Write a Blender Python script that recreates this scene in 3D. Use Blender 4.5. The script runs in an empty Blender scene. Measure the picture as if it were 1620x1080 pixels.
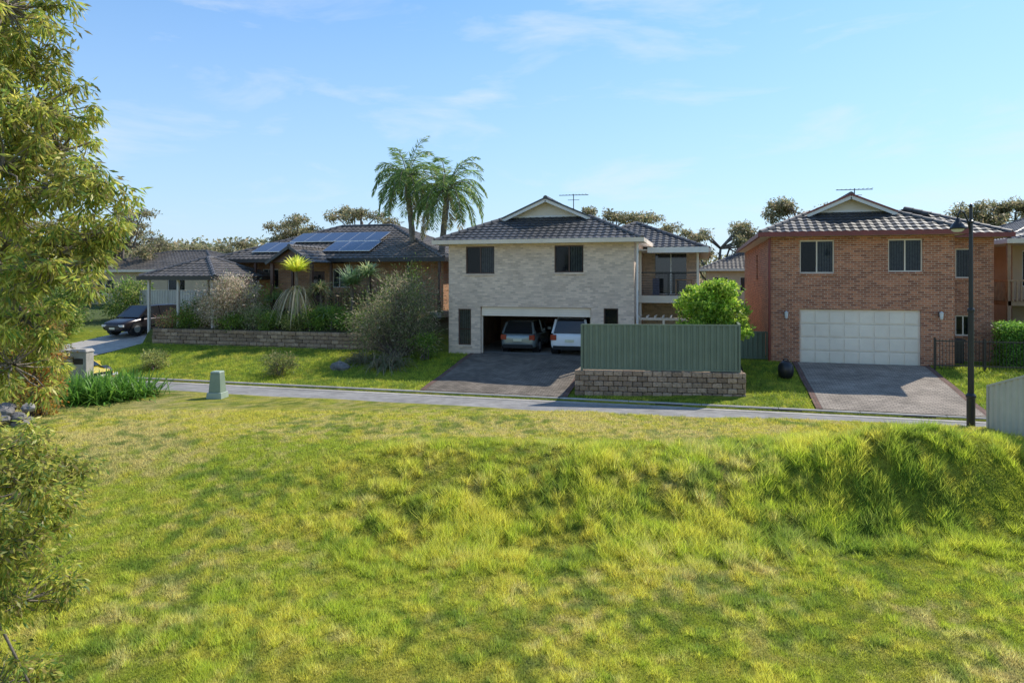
import bpy, math, random
import numpy as np
from mathutils import Vector, Matrix
random.seed(5)
R = np.random.default_rng(11)
TH = math.radians(15.5); c_, s_ = math.cos(TH), math.sin(TH)
def cw(xc, w):            # view-aligned metres -> world X,Y
    return (xc*c_ - w*s_, xc*s_ + w*c_)

# ------------------------------------------------------------ noise + terrain
_tab = {}
def vn(x, y, s, seed=0):
    if seed not in _tab: _tab[seed] = np.random.default_rng(1000+seed).random((256,256))
    T = _tab[seed]
    x = np.asarray(x, float)/s + 500; y = np.asarray(y, float)/s + 500
    xi = np.floor(x).astype(int); yi = np.floor(y).astype(int)
    fx = x-xi; fy = y-yi
    fx = fx*fx*(3-2*fx); fy = fy*fy*(3-2*fy)
    a = T[xi%256, yi%256]; b = T[(xi+1)%256, yi%256]; c = T[xi%256, (yi+1)%256]; d = T[(xi+1)%256, (yi+1)%256]
    return (a*(1-fx)+b*fx)*(1-fy) + (c*(1-fx)+d*fx)*fy
def S(a, b, x):
    t = np.clip((np.asarray(x, float)-a)/(b-a), 0, 1); return t*t*(3-2*t)
YN, YF = 20.9, 23.5
def H(X, Y):
    X = np.asarray(X, float); Y = np.asarray(Y, float)
    w = -X*s_+Y*c_; xl = X*c_+Y*s_
    top = .28 + .12*S(3, 11, xl)
    a = top - 1.8*S(0, 1, (19.5-w)/12.5)
    wb = 17.0 - .5*S(5, 11, xl) + .5*(vn(X, Y, 3.2, 1)-.5)
    run = 4.4-1.3*S(4.5, 7.5, xl)
    b = top - 1.25*S(0, 1, (wb-w)/run) - .4*S(0, 1, (13.0-w)/6)
    m = S(-7, -1.5, xl)
    near = a*(1-m)+b*m
    near = near + .05*(vn(X, Y, 1.1, 2)-.5) + .12*(vn(X, Y, 3, 3)-.5)*S(19.5, 17, w)
    dx = (xl-8.8)/np.where(xl < 8.8, 2.9, 2.6); dw = (w-15.0)/np.where(w < 15.0, 1.05, 1.0)
    near = near + 1.02*np.exp(-(dx**2)**1.3-dw**2) + .34*np.exp(-((xl-2.2)/2.6)**2-((w-15.2)/1.0)**2)
    near = near*(1-S(20.3, 20.75, Y)) + .09*S(20.3, 20.75, Y)
    cl = np.clip((Y-23.65)/5.85, 0, 1)
    far = .08+.77*cl
    leftf = np.where(Y < 29.85, .08+.78*cl, 1.6+.9*np.clip((Y-29.9)/3.6, 0, 1))
    mL = S(-12.2, -14.2, X)
    far = far*(1-mL)+leftf*mL
    drv = .08+np.clip((Y-23.65)*.105, 0, 2.2)
    mD = S(-28.2, -28.9, X)
    far = far*(1-mD)+drv*mD
    far = far + 5.0*S(55, 150, Y)*(.5+vn(X, Y, 45, 5)) + .08*(vn(X, Y, 1.5, 7)-.5)*S(23.8, 25, Y)*S(29.5, 28, Y)
    z = np.where(Y < YN, near, np.where(Y < YF, -.03, far))
    return z
def h1(x, y): return float(H(x, y))

# ------------------------------------------------------------ materials
def nodes(name):
    m = bpy.data.materials.new(name); m.use_nodes = True
    nt = m.node_tree; b = nt.nodes['Principled BSDF']
    return m, nt, b
def L(nt, a, b): nt.links.new(a, b)
def pmat(name, c1, c2=None, scale=6, rough=.7, bump=0., bscale=None, metal=0, spec=.5, dirt=0):
    m, nt, b = nodes(name)
    if c2 is None: c2 = tuple(x*.82 for x in c1)
    tc = nt.nodes.new('ShaderNodeTexCoord')
    n = nt.nodes.new('ShaderNodeTexNoise'); n.inputs['Scale'].default_value = scale; n.inputs['Detail'].default_value = 6
    L(nt, tc.outputs['Object'], n.inputs['Vector'])
    r = nt.nodes.new('ShaderNodeValToRGB'); r.color_ramp.elements[0].position = .35; r.color_ramp.elements[1].position = .65
    r.color_ramp.elements[0].color = (*c2, 1); r.color_ramp.elements[1].color = (*c1, 1)
    L(nt, n.outputs['Fac'], r.inputs['Fac']); out = r.outputs['Color']
    if dirt:
        n3 = nt.nodes.new('ShaderNodeTexNoise'); n3.inputs['Scale'].default_value = .7; n3.inputs['Detail'].default_value = 8; n3.inputs['Roughness'].default_value = .7
        L(nt, tc.outputs['Object'], n3.inputs['Vector'])
        rr = nt.nodes.new('ShaderNodeMapRange'); rr.inputs[1].default_value = .35; rr.inputs[2].default_value = .7; rr.inputs[3].default_value = 1-dirt; rr.inputs[4].default_value = 1.08
        L(nt, n3.outputs['Fac'], rr.inputs[0])
        mx = nt.nodes.new('ShaderNodeVectorMath'); mx.operation = 'SCALE'; L(nt, out, mx.inputs[0]); L(nt, rr.outputs[0], mx.inputs['Scale']); out = mx.outputs[0]
    L(nt, out, b.inputs['Base Color'])
    b.inputs['Roughness'].default_value = rough; b.inputs['Metallic'].default_value = metal
    b.inputs['Specular IOR Level'].default_value = spec
    if bump:
        n2 = nt.nodes.new('ShaderNodeTexNoise'); n2.inputs['Scale'].default_value = bscale or scale*4; n2.inputs['Detail'].default_value = 5
        L(nt, tc.outputs['Object'], n2.inputs['Vector'])
        bp = nt.nodes.new('ShaderNodeBump'); bp.inputs['Strength'].default_value = bump; bp.inputs['Distance'].default_value = .03
        L(nt, n2.outputs['Fac'], bp.inputs['Height']); L(nt, bp.outputs[0], b.inputs['Normal'])
    return m
def brickmat(name, c1, c2, mort, bw=.24, rh=.086, ms=.010, plan=False, bump=.5, offs=.5, var=.35):
    m, nt, b = nodes(name)
    tc = nt.nodes.new('ShaderNodeTexCoord'); sp = nt.nodes.new('ShaderNodeSeparateXYZ'); L(nt, tc.outputs['Object'], sp.inputs[0])
    cb = nt.nodes.new('ShaderNodeCombineXYZ')
    if plan:
        L(nt, sp.outputs['X'], cb.inputs['X']); L(nt, sp.outputs['Y'], cb.inputs['Y'])
    else:
        ad = nt.nodes.new('ShaderNodeMath'); L(nt, sp.outputs['X'], ad.inputs[0]); L(nt, sp.outputs['Y'], ad.inputs[1])
        L(nt, ad.outputs[0], cb.inputs['X']); L(nt, sp.outputs['Z'], cb.inputs['Y'])
    br = nt.nodes.new('ShaderNodeTexBrick'); L(nt, cb.outputs[0], br.inputs['Vector'])
    br.inputs['Scale'].default_value = 1; br.inputs['Brick Width'].default_value = bw; br.inputs['Row Height'].default_value = rh
    br.inputs['Mortar Size'].default_value = ms; br.inputs['Mortar Smooth'].default_value = .2; br.offset = offs; br.inputs['Bias'].default_value = 0
    br.inputs['Color1'].default_value = (*c1, 1); br.inputs['Color2'].default_value = (*c2, 1); br.inputs['Mortar'].default_value = (*mort, 1)
    n = nt.nodes.new('ShaderNodeTexNoise'); n.inputs['Scale'].default_value = 1.1; n.inputs['Detail'].default_value = 9; n.inputs['Roughness'].default_value = .7
    L(nt, tc.outputs['Object'], n.inputs['Vector'])
    mr = nt.nodes.new('ShaderNodeMapRange'); mr.inputs[1].default_value = .3; mr.inputs[2].default_value = .7; mr.inputs[3].default_value = 1-var; mr.inputs[4].default_value = 1+var*.5
    L(nt, n.outputs['Fac'], mr.inputs[0])
    mx = nt.nodes.new('ShaderNodeVectorMath'); mx.operation = 'SCALE'; L(nt, br.outputs['Color'], mx.inputs[0]); L(nt, mr.outputs[0], mx.inputs['Scale'])
    L(nt, mx.outputs[0], b.inputs['Base Color']); b.inputs['Roughness'].default_value = .85; b.inputs['Specular IOR Level'].default_value = .2
    bp = nt.nodes.new('ShaderNodeBump'); bp.invert = True; bp.inputs['Strength'].default_value = bump; bp.inputs['Distance'].default_value = .01
    L(nt, br.outputs['Fac'], bp.inputs['Height']); L(nt, bp.outputs[0], b.inputs['Normal'])
    return m
def leafmat(name, trans=.35, rough=.5, up=0.0):
    m, nt, b = nodes(name)
    a = nt.nodes.new('ShaderNodeAttribute'); a.attribute_name = 'Col'
    L(nt, a.outputs['Color'], b.inputs['Base Color']); b.inputs['Roughness'].default_value = rough; b.inputs['Specular IOR Level'].default_value = .3
    t = nt.nodes.new('ShaderNodeBsdfTranslucent')
    sc = nt.nodes.new('ShaderNodeVectorMath'); sc.operation = 'SCALE'; sc.inputs['Scale'].default_value = 1.6
    L(nt, a.outputs['Color'], sc.inputs[0]); L(nt, sc.outputs[0], t.inputs['Color'])
    if up:      # blades share the lawn's soft upward shading normal
        g = nt.nodes.new('ShaderNodeNewGeometry'); s1 = nt.nodes.new('ShaderNodeVectorMath'); s1.operation = 'SCALE'; s1.inputs['Scale'].default_value = 1-up
        L(nt, g.outputs['Normal'], s1.inputs[0]); ad = nt.nodes.new('ShaderNodeVectorMath'); ad.inputs[1].default_value = (0, 0, up); L(nt, s1.outputs[0], ad.inputs[0])
        nm = nt.nodes.new('ShaderNodeVectorMath'); nm.operation = 'NORMALIZE'; L(nt, ad.outputs[0], nm.inputs[0]); L(nt, nm.outputs[0], b.inputs['Normal'])
    mx = nt.nodes.new('ShaderNodeMixShader'); mx.inputs[0].default_value = trans
    L(nt, b.outputs[0], mx.inputs[1]); L(nt, t.outputs[0], mx.inputs[2])
    L(nt, mx.outputs[0], nt.nodes['Material Output'].inputs['Surface'])
    return m
def islandmat(name, cols, rough=.8, bump=.6, bscale=14):
    m, nt, b = nodes(name)
    g = nt.nodes.new('ShaderNodeNewGeometry'); r = nt.nodes.new('ShaderNodeValToRGB')
    el = r.color_ramp.elements
    while len(el) < len(cols): el.new(.5)
    for i, cc in enumerate(cols): el[i].position = i/(len(cols)-1); el[i].color = (*cc, 1)
    L(nt, g.outputs['Random Per Island'], r.inputs['Fac'])
    tc = nt.nodes.new('ShaderNodeTexCoord'); n = nt.nodes.new('ShaderNodeTexNoise'); n.inputs['Scale'].default_value = bscale; n.inputs['Detail'].default_value = 6
    L(nt, tc.outputs['Object'], n.inputs['Vector'])
    mr = nt.nodes.new('ShaderNodeMapRange'); mr.inputs[1].default_value = .3; mr.inputs[2].default_value = .7; mr.inputs[3].default_value = .65; mr.inputs[4].default_value = 1.25
    L(nt, n.outputs['Fac'], mr.inputs[0])
    mx = nt.nodes.new('ShaderNodeVectorMath'); mx.operation = 'SCALE'; L(nt, r.outputs['Color'], mx.inputs[0]); L(nt, mr.outputs[0], mx.inputs['Scale'])
    L(nt, mx.outputs[0], b.inputs['Base Color']); b.inputs['Roughness'].default_value = rough
    bp = nt.nodes.new('ShaderNodeBump'); bp.inputs['Strength'].default_value = bump; bp.inputs['Distance'].default_value = .03
    L(nt, n.outputs['Fac'], bp.inputs['Height']); L(nt, bp.outputs[0], b.inputs['Normal'])
    return m
def glassmat(name):
    m, nt, b = nodes(name)
    b.inputs['Base Color'].default_value = (.02, .025, .03, 1); b.inputs['Roughness'].default_value = .04
    t = nt.nodes.new('ShaderNodeBsdfTransparent'); t.inputs['Color'].default_value = (.7, .74, .76, 1)
    mx = nt.nodes.new('ShaderNodeMixShader'); mx.inputs[0].default_value = .65
    L(nt, b.outputs[0], mx.inputs[1]); L(nt, t.outputs[0], mx.inputs[2]); L(nt, mx.outputs[0], nt.nodes['Material Output'].inputs['Surface'])
    return m

M = {}
M['cream_brick'] = brickmat('cream_brick', (.88,.69,.53), (.60,.46,.355), (.74,.59,.47), var=.13, bump=.8)
M['red_brick'] = brickmat('red_brick', (.60,.235,.12), (.27,.095,.055), (.58,.43,.31), var=.2)
M['tan_brick'] = brickmat('tan_brick', (.60,.32,.17), (.44,.22,.12), (.5,.4,.3), var=.25)
M['pavers'] = brickmat('drive_pavers', (.27,.225,.18), (.17,.142,.115), (.085,.075,.06), bw=.22, rh=.11, ms=.012, plan=True, var=.45)
M['pavers2'] = brickmat('drive_pavers_pale', (.40,.335,.27), (.29,.245,.20), (.16,.135,.11), bw=.22, rh=.11, ms=.012, plan=True, var=.4)
M['paver_edge'] = brickmat('paver_edge', (.22,.13,.10), (.16,.09,.07), (.1,.08,.07), bw=.11, rh=.22, ms=.012, plan=True, var=.3, offs=0)
M['asphalt'] = pmat('asphalt', (.32,.305,.29), (.25,.238,.225), 3, .9, .3, 60, dirt=.3)
M['concrete'] = pmat('concrete', (.48,.44,.38), (.38,.345,.30), 5, .85, .3, 40, dirt=.25)
M['tile_dark'] = pmat('roof_tile_charcoal', (.075,.073,.075), (.045,.045,.047), 5, .5, 0, dirt=.35)
M['tile_brown'] = pmat('roof_tile_brown_grey', (.17,.145,.12), (.09,.078,.068), 3.5, .55, 0, dirt=.4)
M['ridge'] = pmat('ridge_cap', (.14,.12,.11), (.075,.07,.065), 4, .5)
M['white'] = pmat('white_paint', (.80,.75,.69), (.74,.69,.64), 3, .5, dirt=.08)
M['cream'] = pmat('cream_paint', (.80,.68,.54), (.75,.63,.50), 2, .55, dirt=.08)
M['gdoor'] = pmat('garage_door_paint', (.88,.76,.61), (.84,.72,.58), 2, .45, dirt=.06)
M['redfascia'] = pmat('maroon_gutter', (.24,.045,.035), (.19,.04,.03), 3, .4)
M['greyfascia'] = pmat('grey_fascia', (.58,.54,.49), (.53,.49,.45), 3, .5)
M['darktrim'] = pmat('dark_trim', (.03,.028,.025), (.02,.02,.02), 3, .4)
M['charcoal'] = pmat('charcoal_gutter', (.07,.075,.08), (.06,.06,.065), 3, .4)
M['browntrim'] = pmat('brown_window_frame', (.10,.05,.035), (.08,.04,.03), 3, .4)
M['dark'] = pmat('dark_interior', (.035,.03,.026), (.02,.018,.016), 2, .9)
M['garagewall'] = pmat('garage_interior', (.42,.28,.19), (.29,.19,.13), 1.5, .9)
M['blind'] = pmat('vertical_blinds', (.78,.74,.70), (.55,.53,.51), 9, .8)
M['glass'] = glassmat('window_glass')
M['dglass'] = pmat('dark_glass', (.02,.025,.03), (.015,.018,.02), 1, .06, spec=.8)
M['greenfence'] = pmat('green_colorbond', (.165,.205,.14), (.145,.185,.127), 1.2, .45, dirt=.15)
M['creamfence'] = pmat('pale_sheet_fence', (.56,.52,.43), (.50,.46,.39), 1.2, .45, dirt=.15)
M['block'] = islandmat('split_face_blocks', [(.38,.25,.155), (.23,.155,.10), (.46,.32,.21), (.30,.20,.135)], bump=1)
M['rock'] = islandmat('rock', [(.22,.2,.18), (.14,.13,.12), (.3,.28,.26)], bump=1, bscale=6)
M['black'] = pmat('black_metal', (.018,.018,.02), (.012,.012,.014), 4, .35)
M['panel'] = pmat('solar_cell', (.035,.05,.10), (.03,.042,.085), 2, .16, spec=.6)
M['alu'] = pmat('aluminium', (.6,.61,.62), (.5,.5,.51), 4, .35, metal=.7)
M['boxgreen'] = pmat('kiosk_green', (.24,.30,.22), (.20,.26,.19), 4, .5)
M['boxpale'] = pmat('kiosk_cap', (.36,.42,.33), (.31,.37,.29), 4, .5)
M['bark'] = pmat('bark', (.22,.17,.13), (.11,.085,.065), 9, .9, .8, 30)
M['palebark'] = pmat('gum_bark', (.24,.20,.16), (.13,.105,.085), 5, .85, .5, 20)
M['palmbark'] = pmat('palm_bark', (.27,.23,.19), (.15,.125,.10), 9, .9, .8, 30)
M['wood'] = pmat('deck_timber', (.42,.26,.14), (.3,.18,.10), 5, .7)
M['render'] = pmat('rendered_wall', (.62,.47,.31), (.56,.42,.28), 2, .85)
M['rubber'] = pmat('tyre', (.02,.02,.02), (.015,.015,.015), 5, .85)
M['carglass'] = pmat('car_glass', (.02,.022,.025), (.015,.016,.018), 1, .05, spec=.8)
M['lens'] = pmat('tail_lens', (.35,.02,.015), (.25,.015,.01), 4, .2)
M['plate'] = pmat('number_plate', (.7,.68,.5), (.65,.62,.45), 4, .4)
M['lampglass'] = pmat('lamp_diffuser', (.7,.7,.68), (.6,.6,.58), 4, .3)
M['clutter'] = islandmat('boxes', [(.4,.28,.16), (.1,.12,.2), (.5,.5,.48), (.25,.05,.04), (.3,.22,.14)], bump=.1)
M['leaf'] = leafmat('leaf', .45, .42)
M['grassblade'] = leafmat('grass_blade', .42, .65, .5)

def groundmat():
    m, nt, b = nodes('lawn_soil')
    a = nt.nodes.new('ShaderNodeAttribute'); a.attribute_name = 'Col'
    tc = nt.nodes.new('ShaderNodeTexCoord')
    n = nt.nodes.new('ShaderNodeTexNoise'); n.inputs['Scale'].default_value = 9; n.inputs['Detail'].default_value = 12; n.inputs['Roughness'].default_value = .75
    L(nt, tc.outputs['Object'], n.inputs['Vector'])
    mr = nt.nodes.new('ShaderNodeMapRange'); mr.inputs[1].default_value = .3; mr.inputs[2].default_value = .7; mr.inputs[3].default_value = .55; mr.inputs[4].default_value = 1.35
    L(nt, n.outputs['Fac'], mr.inputs[0])
    mx = nt.nodes.new('ShaderNodeVectorMath'); mx.operation = 'SCALE'; L(nt, a.outputs['Color'], mx.inputs[0]); L(nt, mr.outputs[0], mx.inputs['Scale'])
    L(nt, mx.outputs[0], b.inputs['Base Color']); b.inputs['Roughness'].default_value = .95; b.inputs['Specular IOR Level'].default_value = .1
    n2 = nt.nodes.new('ShaderNodeTexNoise'); n2.inputs['Scale'].default_value = 25; n2.inputs['Detail'].default_value = 8
    L(nt, tc.outputs['Object'], n2.inputs['Vector'])
    bp = nt.nodes.new('ShaderNodeBump'); bp.inputs['Strength'].default_value = 1; bp.inputs['Distance'].default_value = .05
    L(nt, n2.outputs['Fac'], bp.inputs['Height']); L(nt, bp.outputs[0], b.inputs['Normal'])
    return m
M['ground'] = groundmat()

# ------------------------------------------------------------ mesh helpers
def link(o): bpy.context.scene.collection.objects.link(o)
def empty(name, loc):
    e = bpy.data.objects.new(name, None); e.location = loc; e.empty_display_size = .3; link(e); return e
def attach(o, par):
    if par is not None:
        o.parent = par; o.matrix_parent_inverse = Matrix.Translation(-Vector(par.location))
def fastmesh(name, V, F, mat, parent=None, col=None, smooth=False):
    k = F.shape[1]; me = bpy.data.meshes.new(name)
    me.vertices.add(len(V)); me.vertices.foreach_set('co', V.astype(np.float32).ravel())
    me.loops.add(F.size); me.loops.foreach_set('vertex_index', F.astype(np.int32).ravel())
    me.polygons.add(len(F)); me.polygons.foreach_set('loop_start', (np.arange(len(F))*k).astype(np.int32))
    me.update(calc_edges=True)
    if col is not None:
        at = me.color_attributes.new('Col', 'FLOAT_COLOR', 'POINT')
        c4 = np.ones((len(V), 4), np.float32); c4[:, :3] = np.clip(col, 0, .85); at.data.foreach_set('color', c4.ravel())
    if smooth: me.polygons.foreach_set('use_smooth', np.ones(len(F), bool))
    me.materials.append(mat); o = bpy.data.objects.new(name, me); link(o); attach(o, parent); return o
class B:
    def __init__(s): s.v = []; s.f = []; s.m = []; s.mats = []; s.T = None
    def mi(s, k):
        m = M[k] if isinstance(k, str) else k
        if m not in s.mats: s.mats.append(m)
        return s.mats.index(m)
    def add(s, vs, fs, k):
        n = len(s.v); i = s.mi(k)
        if s.T is not None: vs = [s.T @ Vector(v) for v in vs]
        s.v += [tuple(v) for v in vs]; s.f += [tuple(n+j for j in f) for f in fs]; s.m += [i]*len(fs)
    def box(s, x0, x1, y0, y1, z0, z1, k):
        s.add([(x0,y0,z0),(x1,y0,z0),(x1,y1,z0),(x0,y1,z0),(x0,y0,z1),(x1,y0,z1),(x1,y1,z1),(x0,y1,z1)],
              [(0,3,2,1),(4,5,6,7),(0,1,5,4),(1,2,6,5),(2,3,7,6),(3,0,4,7)], k)
    def obox(s, p0, p1, wd, ht, k):   # beam between two points
        p0 = Vector(p0); p1 = Vector(p1); d = (p1-p0).normalized(); sd = d.cross(Vector((0,0,1)))
        if sd.length < 1e-4: sd = Vector((1,0,0))
        sd.normalize(); up = sd.cross(d); a = sd*wd/2; u = up*ht/2
        s.add([p0-a-u,p0+a-u,p0+a+u,p0-a+u,p1-a-u,p1+a-u,p1+a+u,p1-a+u],
              [(0,1,2,3),(7,6,5,4),(0,4,5,1),(1,5,6,2),(2,6,7,3),(3,7,4,0)], k)
    def poly(s, pts, k): s.add(pts, [tuple(range(len(pts)))], k)
    def tube(s, pts, rs, k, n=8, cap=True):
        pts = [Vector(p) for p in pts]; N = len(pts)
        prev = None; vs = []
        for i, p in enumerate(pts):
            d = (pts[min(i+1, N-1)]-pts[max(i-1, 0)]).normalized()
            a = d.cross(Vector((0,0,1))) if abs(d.z) < .95 else (d.cross(Vector((1,0,0))))
            if prev is not None:
                a2 = prev-d*prev.dot(d)
                if a2.length > .1: a = a2
            a.normalize(); prev = a; b = d.cross(a)
            for j in range(n):
                t = 2*math.pi*j/n; vs.append(p+(a*math.cos(t)+b*math.sin(t))*rs[i])
        fs = []
        for i in range(N-1):
            for j in range(n):
                fs.append((i*n+j, i*n+(j+1)%n, (i+1)*n+(j+1)%n, (i+1)*n+j))
        if cap: fs.append(tuple(range(n-1, -1, -1))); fs.append(tuple((N-1)*n+j for j in range(n)))
        s.add(vs, fs, k)
    def lathe(s, cx, cy, prof, k, n=16):
        vs = []; fs = []
        for r, z in prof:
            for j in range(n):
                t = 2*math.pi*j/n; vs.append((cx+r*math.cos(t), cy+r*math.sin(t), z))
        for i in range(len(prof)-1):
            for j in range(n): fs.append((i*n+j, i*n+(j+1)%n, (i+1)*n+(j+1)%n, (i+1)*n+j))
        s.add(vs, fs, k)
    def obj(s, name, parent=None, bevel=0, smooth=False, sub=0):
        me = bpy.data.meshes.new(name); me.from_pydata(s.v, [], s.f)
        for m in s.mats: me.materials.append(m)
        me.polygons.foreach_set('material_index', s.m)
        if smooth: me.polygons.foreach_set('use_smooth', [True]*len(s.f))
        me.update(); o = bpy.data.objects.new(name, me); link(o); attach(o, parent)
        if bevel:
            md = o.modifiers.new('bev', 'BEVEL'); md.width = bevel; md.segments = 2; md.limit_method = 'ANGLE'
        if sub:
            md = o.modifiers.new('sub', 'SUBSURF'); md.levels = sub; md.render_levels = sub
        return o

def clip(poly, a, b, c):
    out = []; n = len(poly)
    for i in range(n):
        p, q = poly[i], poly[(i+1)%n]; dp = a*p[0]+b*p[1]-c; dq = a*q[0]+b*q[1]-c
        if dp >= 0: out.append(p)
        if (dp > 0 and dq < 0) or (dp < 0 and dq > 0):
            t = dp/(dp-dq); out.append((p[0]+(q[0]-p[0])*t, p[1]+(q[1]-p[1])*t))
    return out
def tiles(b, pts, k, row=.34, col=.32):
    P = [Vector(p) for p in pts]; n = Vector((0,0,0))
    for i in range(len(P)):
        n += (P[i]).cross(P[(i+1)%len(P)])
    n.normalize()
    if n.z < 0: P.reverse(); n = -n
    u = Vector((0,0,1)).cross(n).normalized(); v = n.cross(u)
    if v.z < 0: v = -v; u = -u
    O = min(P, key=lambda p: p.z)
    uv = [((p-O).dot(u), (p-O).dot(v)) for p in P]
    b.add([p-n*.02 for p in P], [tuple(range(len(P)))], k)
    um = min(p[0] for p in uv); uM = max(p[0] for p in uv); vM = max(p[1] for p in uv)
    st = col/4; i0 = math.floor(um/st); i1 = math.ceil(uM/st)
    vs = []; fs = []
    for r in range(int(math.ceil(vM/row))):
        rp = clip(clip(uv, 0, 1, r*row), 0, -1, -(r+1)*row)
        if len(rp) < 3: continue
        joff = random.uniform(-.004, .006)
        for i in range(i0, i1):
            cp = clip(clip(rp, 1, 0, i*st), -1, 0, -(i+1)*st)
            if len(cp) < 3: continue
            base = len(vs); low = []
            for (a, w) in cp:
                fr = min(max((w-r*row)/row, 0), 1)
                h = .034*(1-fr)+.016*math.cos(2*math.pi*a/col)+joff
                vs.append(O+u*a+v*w+n*h)
                if fr < .001: low.append((a, w, h))
            fs.append(tuple(range(base, base+len(cp))))
            if len(low) == 2:
                q = len(vs)
                for (a, w, h) in low: vs.append(O+u*a+v*w+n*h)
                for (a, w, h) in reversed(low): vs.append(O+u*a+v*w+n*(h-.05))
                fs.append((q, q+1, q+2, q+3))
    b.add(vs, fs, k)
def cap(b, p, q, k='ridge', r=.11):
    p = Vector(p); q = Vector(q); Ln = (q-p).length; n = max(1, int(Ln/.4))
    for i in range(n):
        a = p+(q-p)*(i/n); e = p+(q-p)*((i+1)/n)
        b.tube([a, e], [r*1.1, r*.9], k, 8)
def wallx(b, x0, x1, y0, y1, z0, z1, holes, k):      # wall in XZ plane with rectangular holes
    xs = sorted({x0, x1} | {h[0] for h in holes} | {h[1] for h in holes})
    zs = sorted({z0, z1} | {h[2] for h in holes} | {h[3] for h in holes})
    for i in range(len(xs)-1):
        run = None
        for j in range(len(zs)-1):
            cx, cz = (xs[i]+xs[i+1])/2, (zs[j]+zs[j+1])/2
            inside = any(h[0] < cx < h[1] and h[2] < cz < h[3] for h in holes)
            if inside:
                if run is not None: b.box(xs[i], xs[i+1], y0, y1, run, zs[j], k); run = None
            elif run is None: run = zs[j]
        if run is not None: b.box(xs[i], xs[i+1], y0, y1, run, z1, k)
def window(par, name, x0, x1, z0, z1, y, frame='white', panes=2, blind=(0, 1), sill=None):
    b = B(); f = .05; yi = y+.07
    b.box(x0, x1, yi, yi+.06, z1-f, z1, frame); b.box(x0, x1, yi, yi+.06, z0, z0+f, frame)
    b.box(x0, x0+f, yi, yi+.06, z0+f, z1-f, frame); b.box(x1-f, x1, yi, yi+.06, z0+f, z1-f, frame)
    for i in range(1, panes):
        xm = x0+(x1-x0)*i/panes; b.box(xm-.025, xm+.025, yi+.005, yi+.055, z0+f, z1-f, frame)
    b.box(x0+f, x1-f, yi+.03, yi+.036, z0+f, z1-f, 'glass')
    b.box(x0+.005, x1-.005, yi+.55, yi+.6, z0, z1, 'dark')
    b.box(x0-.05, x0, yi+.1, yi+.6, z0, z1, 'dark'); b.box(x1, x1+.05, yi+.1, yi+.6, z0, z1, 'dark')
    if blind:
        a = x0+f+(x1-x0-2*f)*blind[0]; e = x0+f+(x1-x0-2*f)*blind[1]; n = int((e-a)/.09)
        for i in range(n):
            xx = a+(e-a)*i/n
            b.add([(xx, yi+.05, z0+f), (xx+.085, yi+.06, z0+f), (xx+.085, yi+.06, z1-f), (xx, yi+.05, z1-f)], [(0,1,2,3)], 'blind')
    if sill: b.box(x0-.04, x1+.04, y-.04, y+.068, z0-.09, z0-.003, sill)
    return b.obj(name, par)
def eaves(b, x0, x1, y0, y1, ze, k, soff='white', g=.1):
    b.box(x0-g, x1+g, y0-g, y0, ze-.17, ze+.01, k)
    b.box(x0-g, x0, y0, y1, ze-.17, ze+.01, k); b.box(x1, x1+g, y0, y1, ze-.17, ze+.01, k)
    b.box(x0, x1, y0, y1, ze-.16, ze-.13, soff)
def hip(b, x0, x1, y0, y1, ze, p, k):
    W, D = x1-x0, y1-y0; h = min(W, D)/2; zr = ze+h*p
    if W >= D: A = (x0+h, (y0+y1)/2, zr); C = (x1-h, (y0+y1)/2, zr)
    else: A = ((x0+x1)/2, y0+h, zr); C = ((x0+x1)/2, y1-h, zr)
    p00, p10, p11, p01 = (x0,y0,ze), (x1,y0,ze), (x1,y1,ze), (x0,y1,ze)
    if W >= D:
        tiles(b, [p00,p10,C,A], k); b.poly([p11,p01,A,C], k); tiles(b, [p10,p11,C], k); tiles(b, [p01,p00,A], k)
        prs = [(p00,A),(p01,A),(p10,C),(p11,C)]
    else:
        tiles(b, [p00,p10,A], k); b.poly([p11,p01,C], k); tiles(b, [p10,p11,C,A], k); tiles(b, [p01,p00,A,C], k)
        prs = [(p00,A),(p10,A),(p01,C),(p11,C)]
    for a, e in prs: cap(b, a, e)
    if (Vector(A)-Vector(C)).length > .1: cap(b, A, C)
    return A, C
def dutch(b, x0, x1, y0, y1, ze, p, d, k, gw, trim, trim2='white'):
    xc = (x0+x1)/2; h = (x1-x0)/2; zr = ze+h*p; yg = y0+d; zb = ze+d*p; o = .4
    a, e = (x0+d, yg, zb), (x1-d, yg, zb); T = (xc, yg, zr); Bk = (xc, y1-h, zr)
    tiles(b, [(x0,y0,ze),(x1,y0,ze),e,a], k)
    tiles(b, [(x0,y1,ze),(x0,y0,ze),a,T,Bk], k); tiles(b, [(x1,y0,ze),(x1,y1,ze),Bk,T,e], k)
    b.poly([(x1,y1,ze),(x0,y1,ze),Bk], k)
    b.poly([a, e, T], gw)
    for sg in (-1, 1):
        q = (xc+sg*(h-d), yg, zb); q2 = (q[0], yg-o, zb); T2 = (xc, yg-o, zr)
        tiles(b, [q, q2, T2, T] if sg < 0 else [q2, q, T, T2], k)
        b.obox((q2[0]+sg*.12, yg-o-.02, zb-.14), (xc, yg-o-.02, zr-.10), .04, .17, trim2)
        b.obox((q2[0]+sg*.14, yg-o-.05, zb-.05), (xc, yg-o-.05, zr-.005), .05, .07, trim)
        b.poly([(q2[0], yg-o, zb-.06), (q2[0], yg, zb-.06), (xc, yg, zr-.06), (xc, yg-o, zr-.06)], trim2)
        cap(b, (xc+sg*h, y0, ze), q)
    cap(b, (xc, yg-o, zr), Bk); cap(b, (x0,y1,ze), Bk); cap(b, (x1,y1,ze), Bk)
    b.box(x0+d+.1, x1-d-.1, yg-.06, yg-.01, zb+.0, zb+.08, trim2)
    return T

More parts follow.
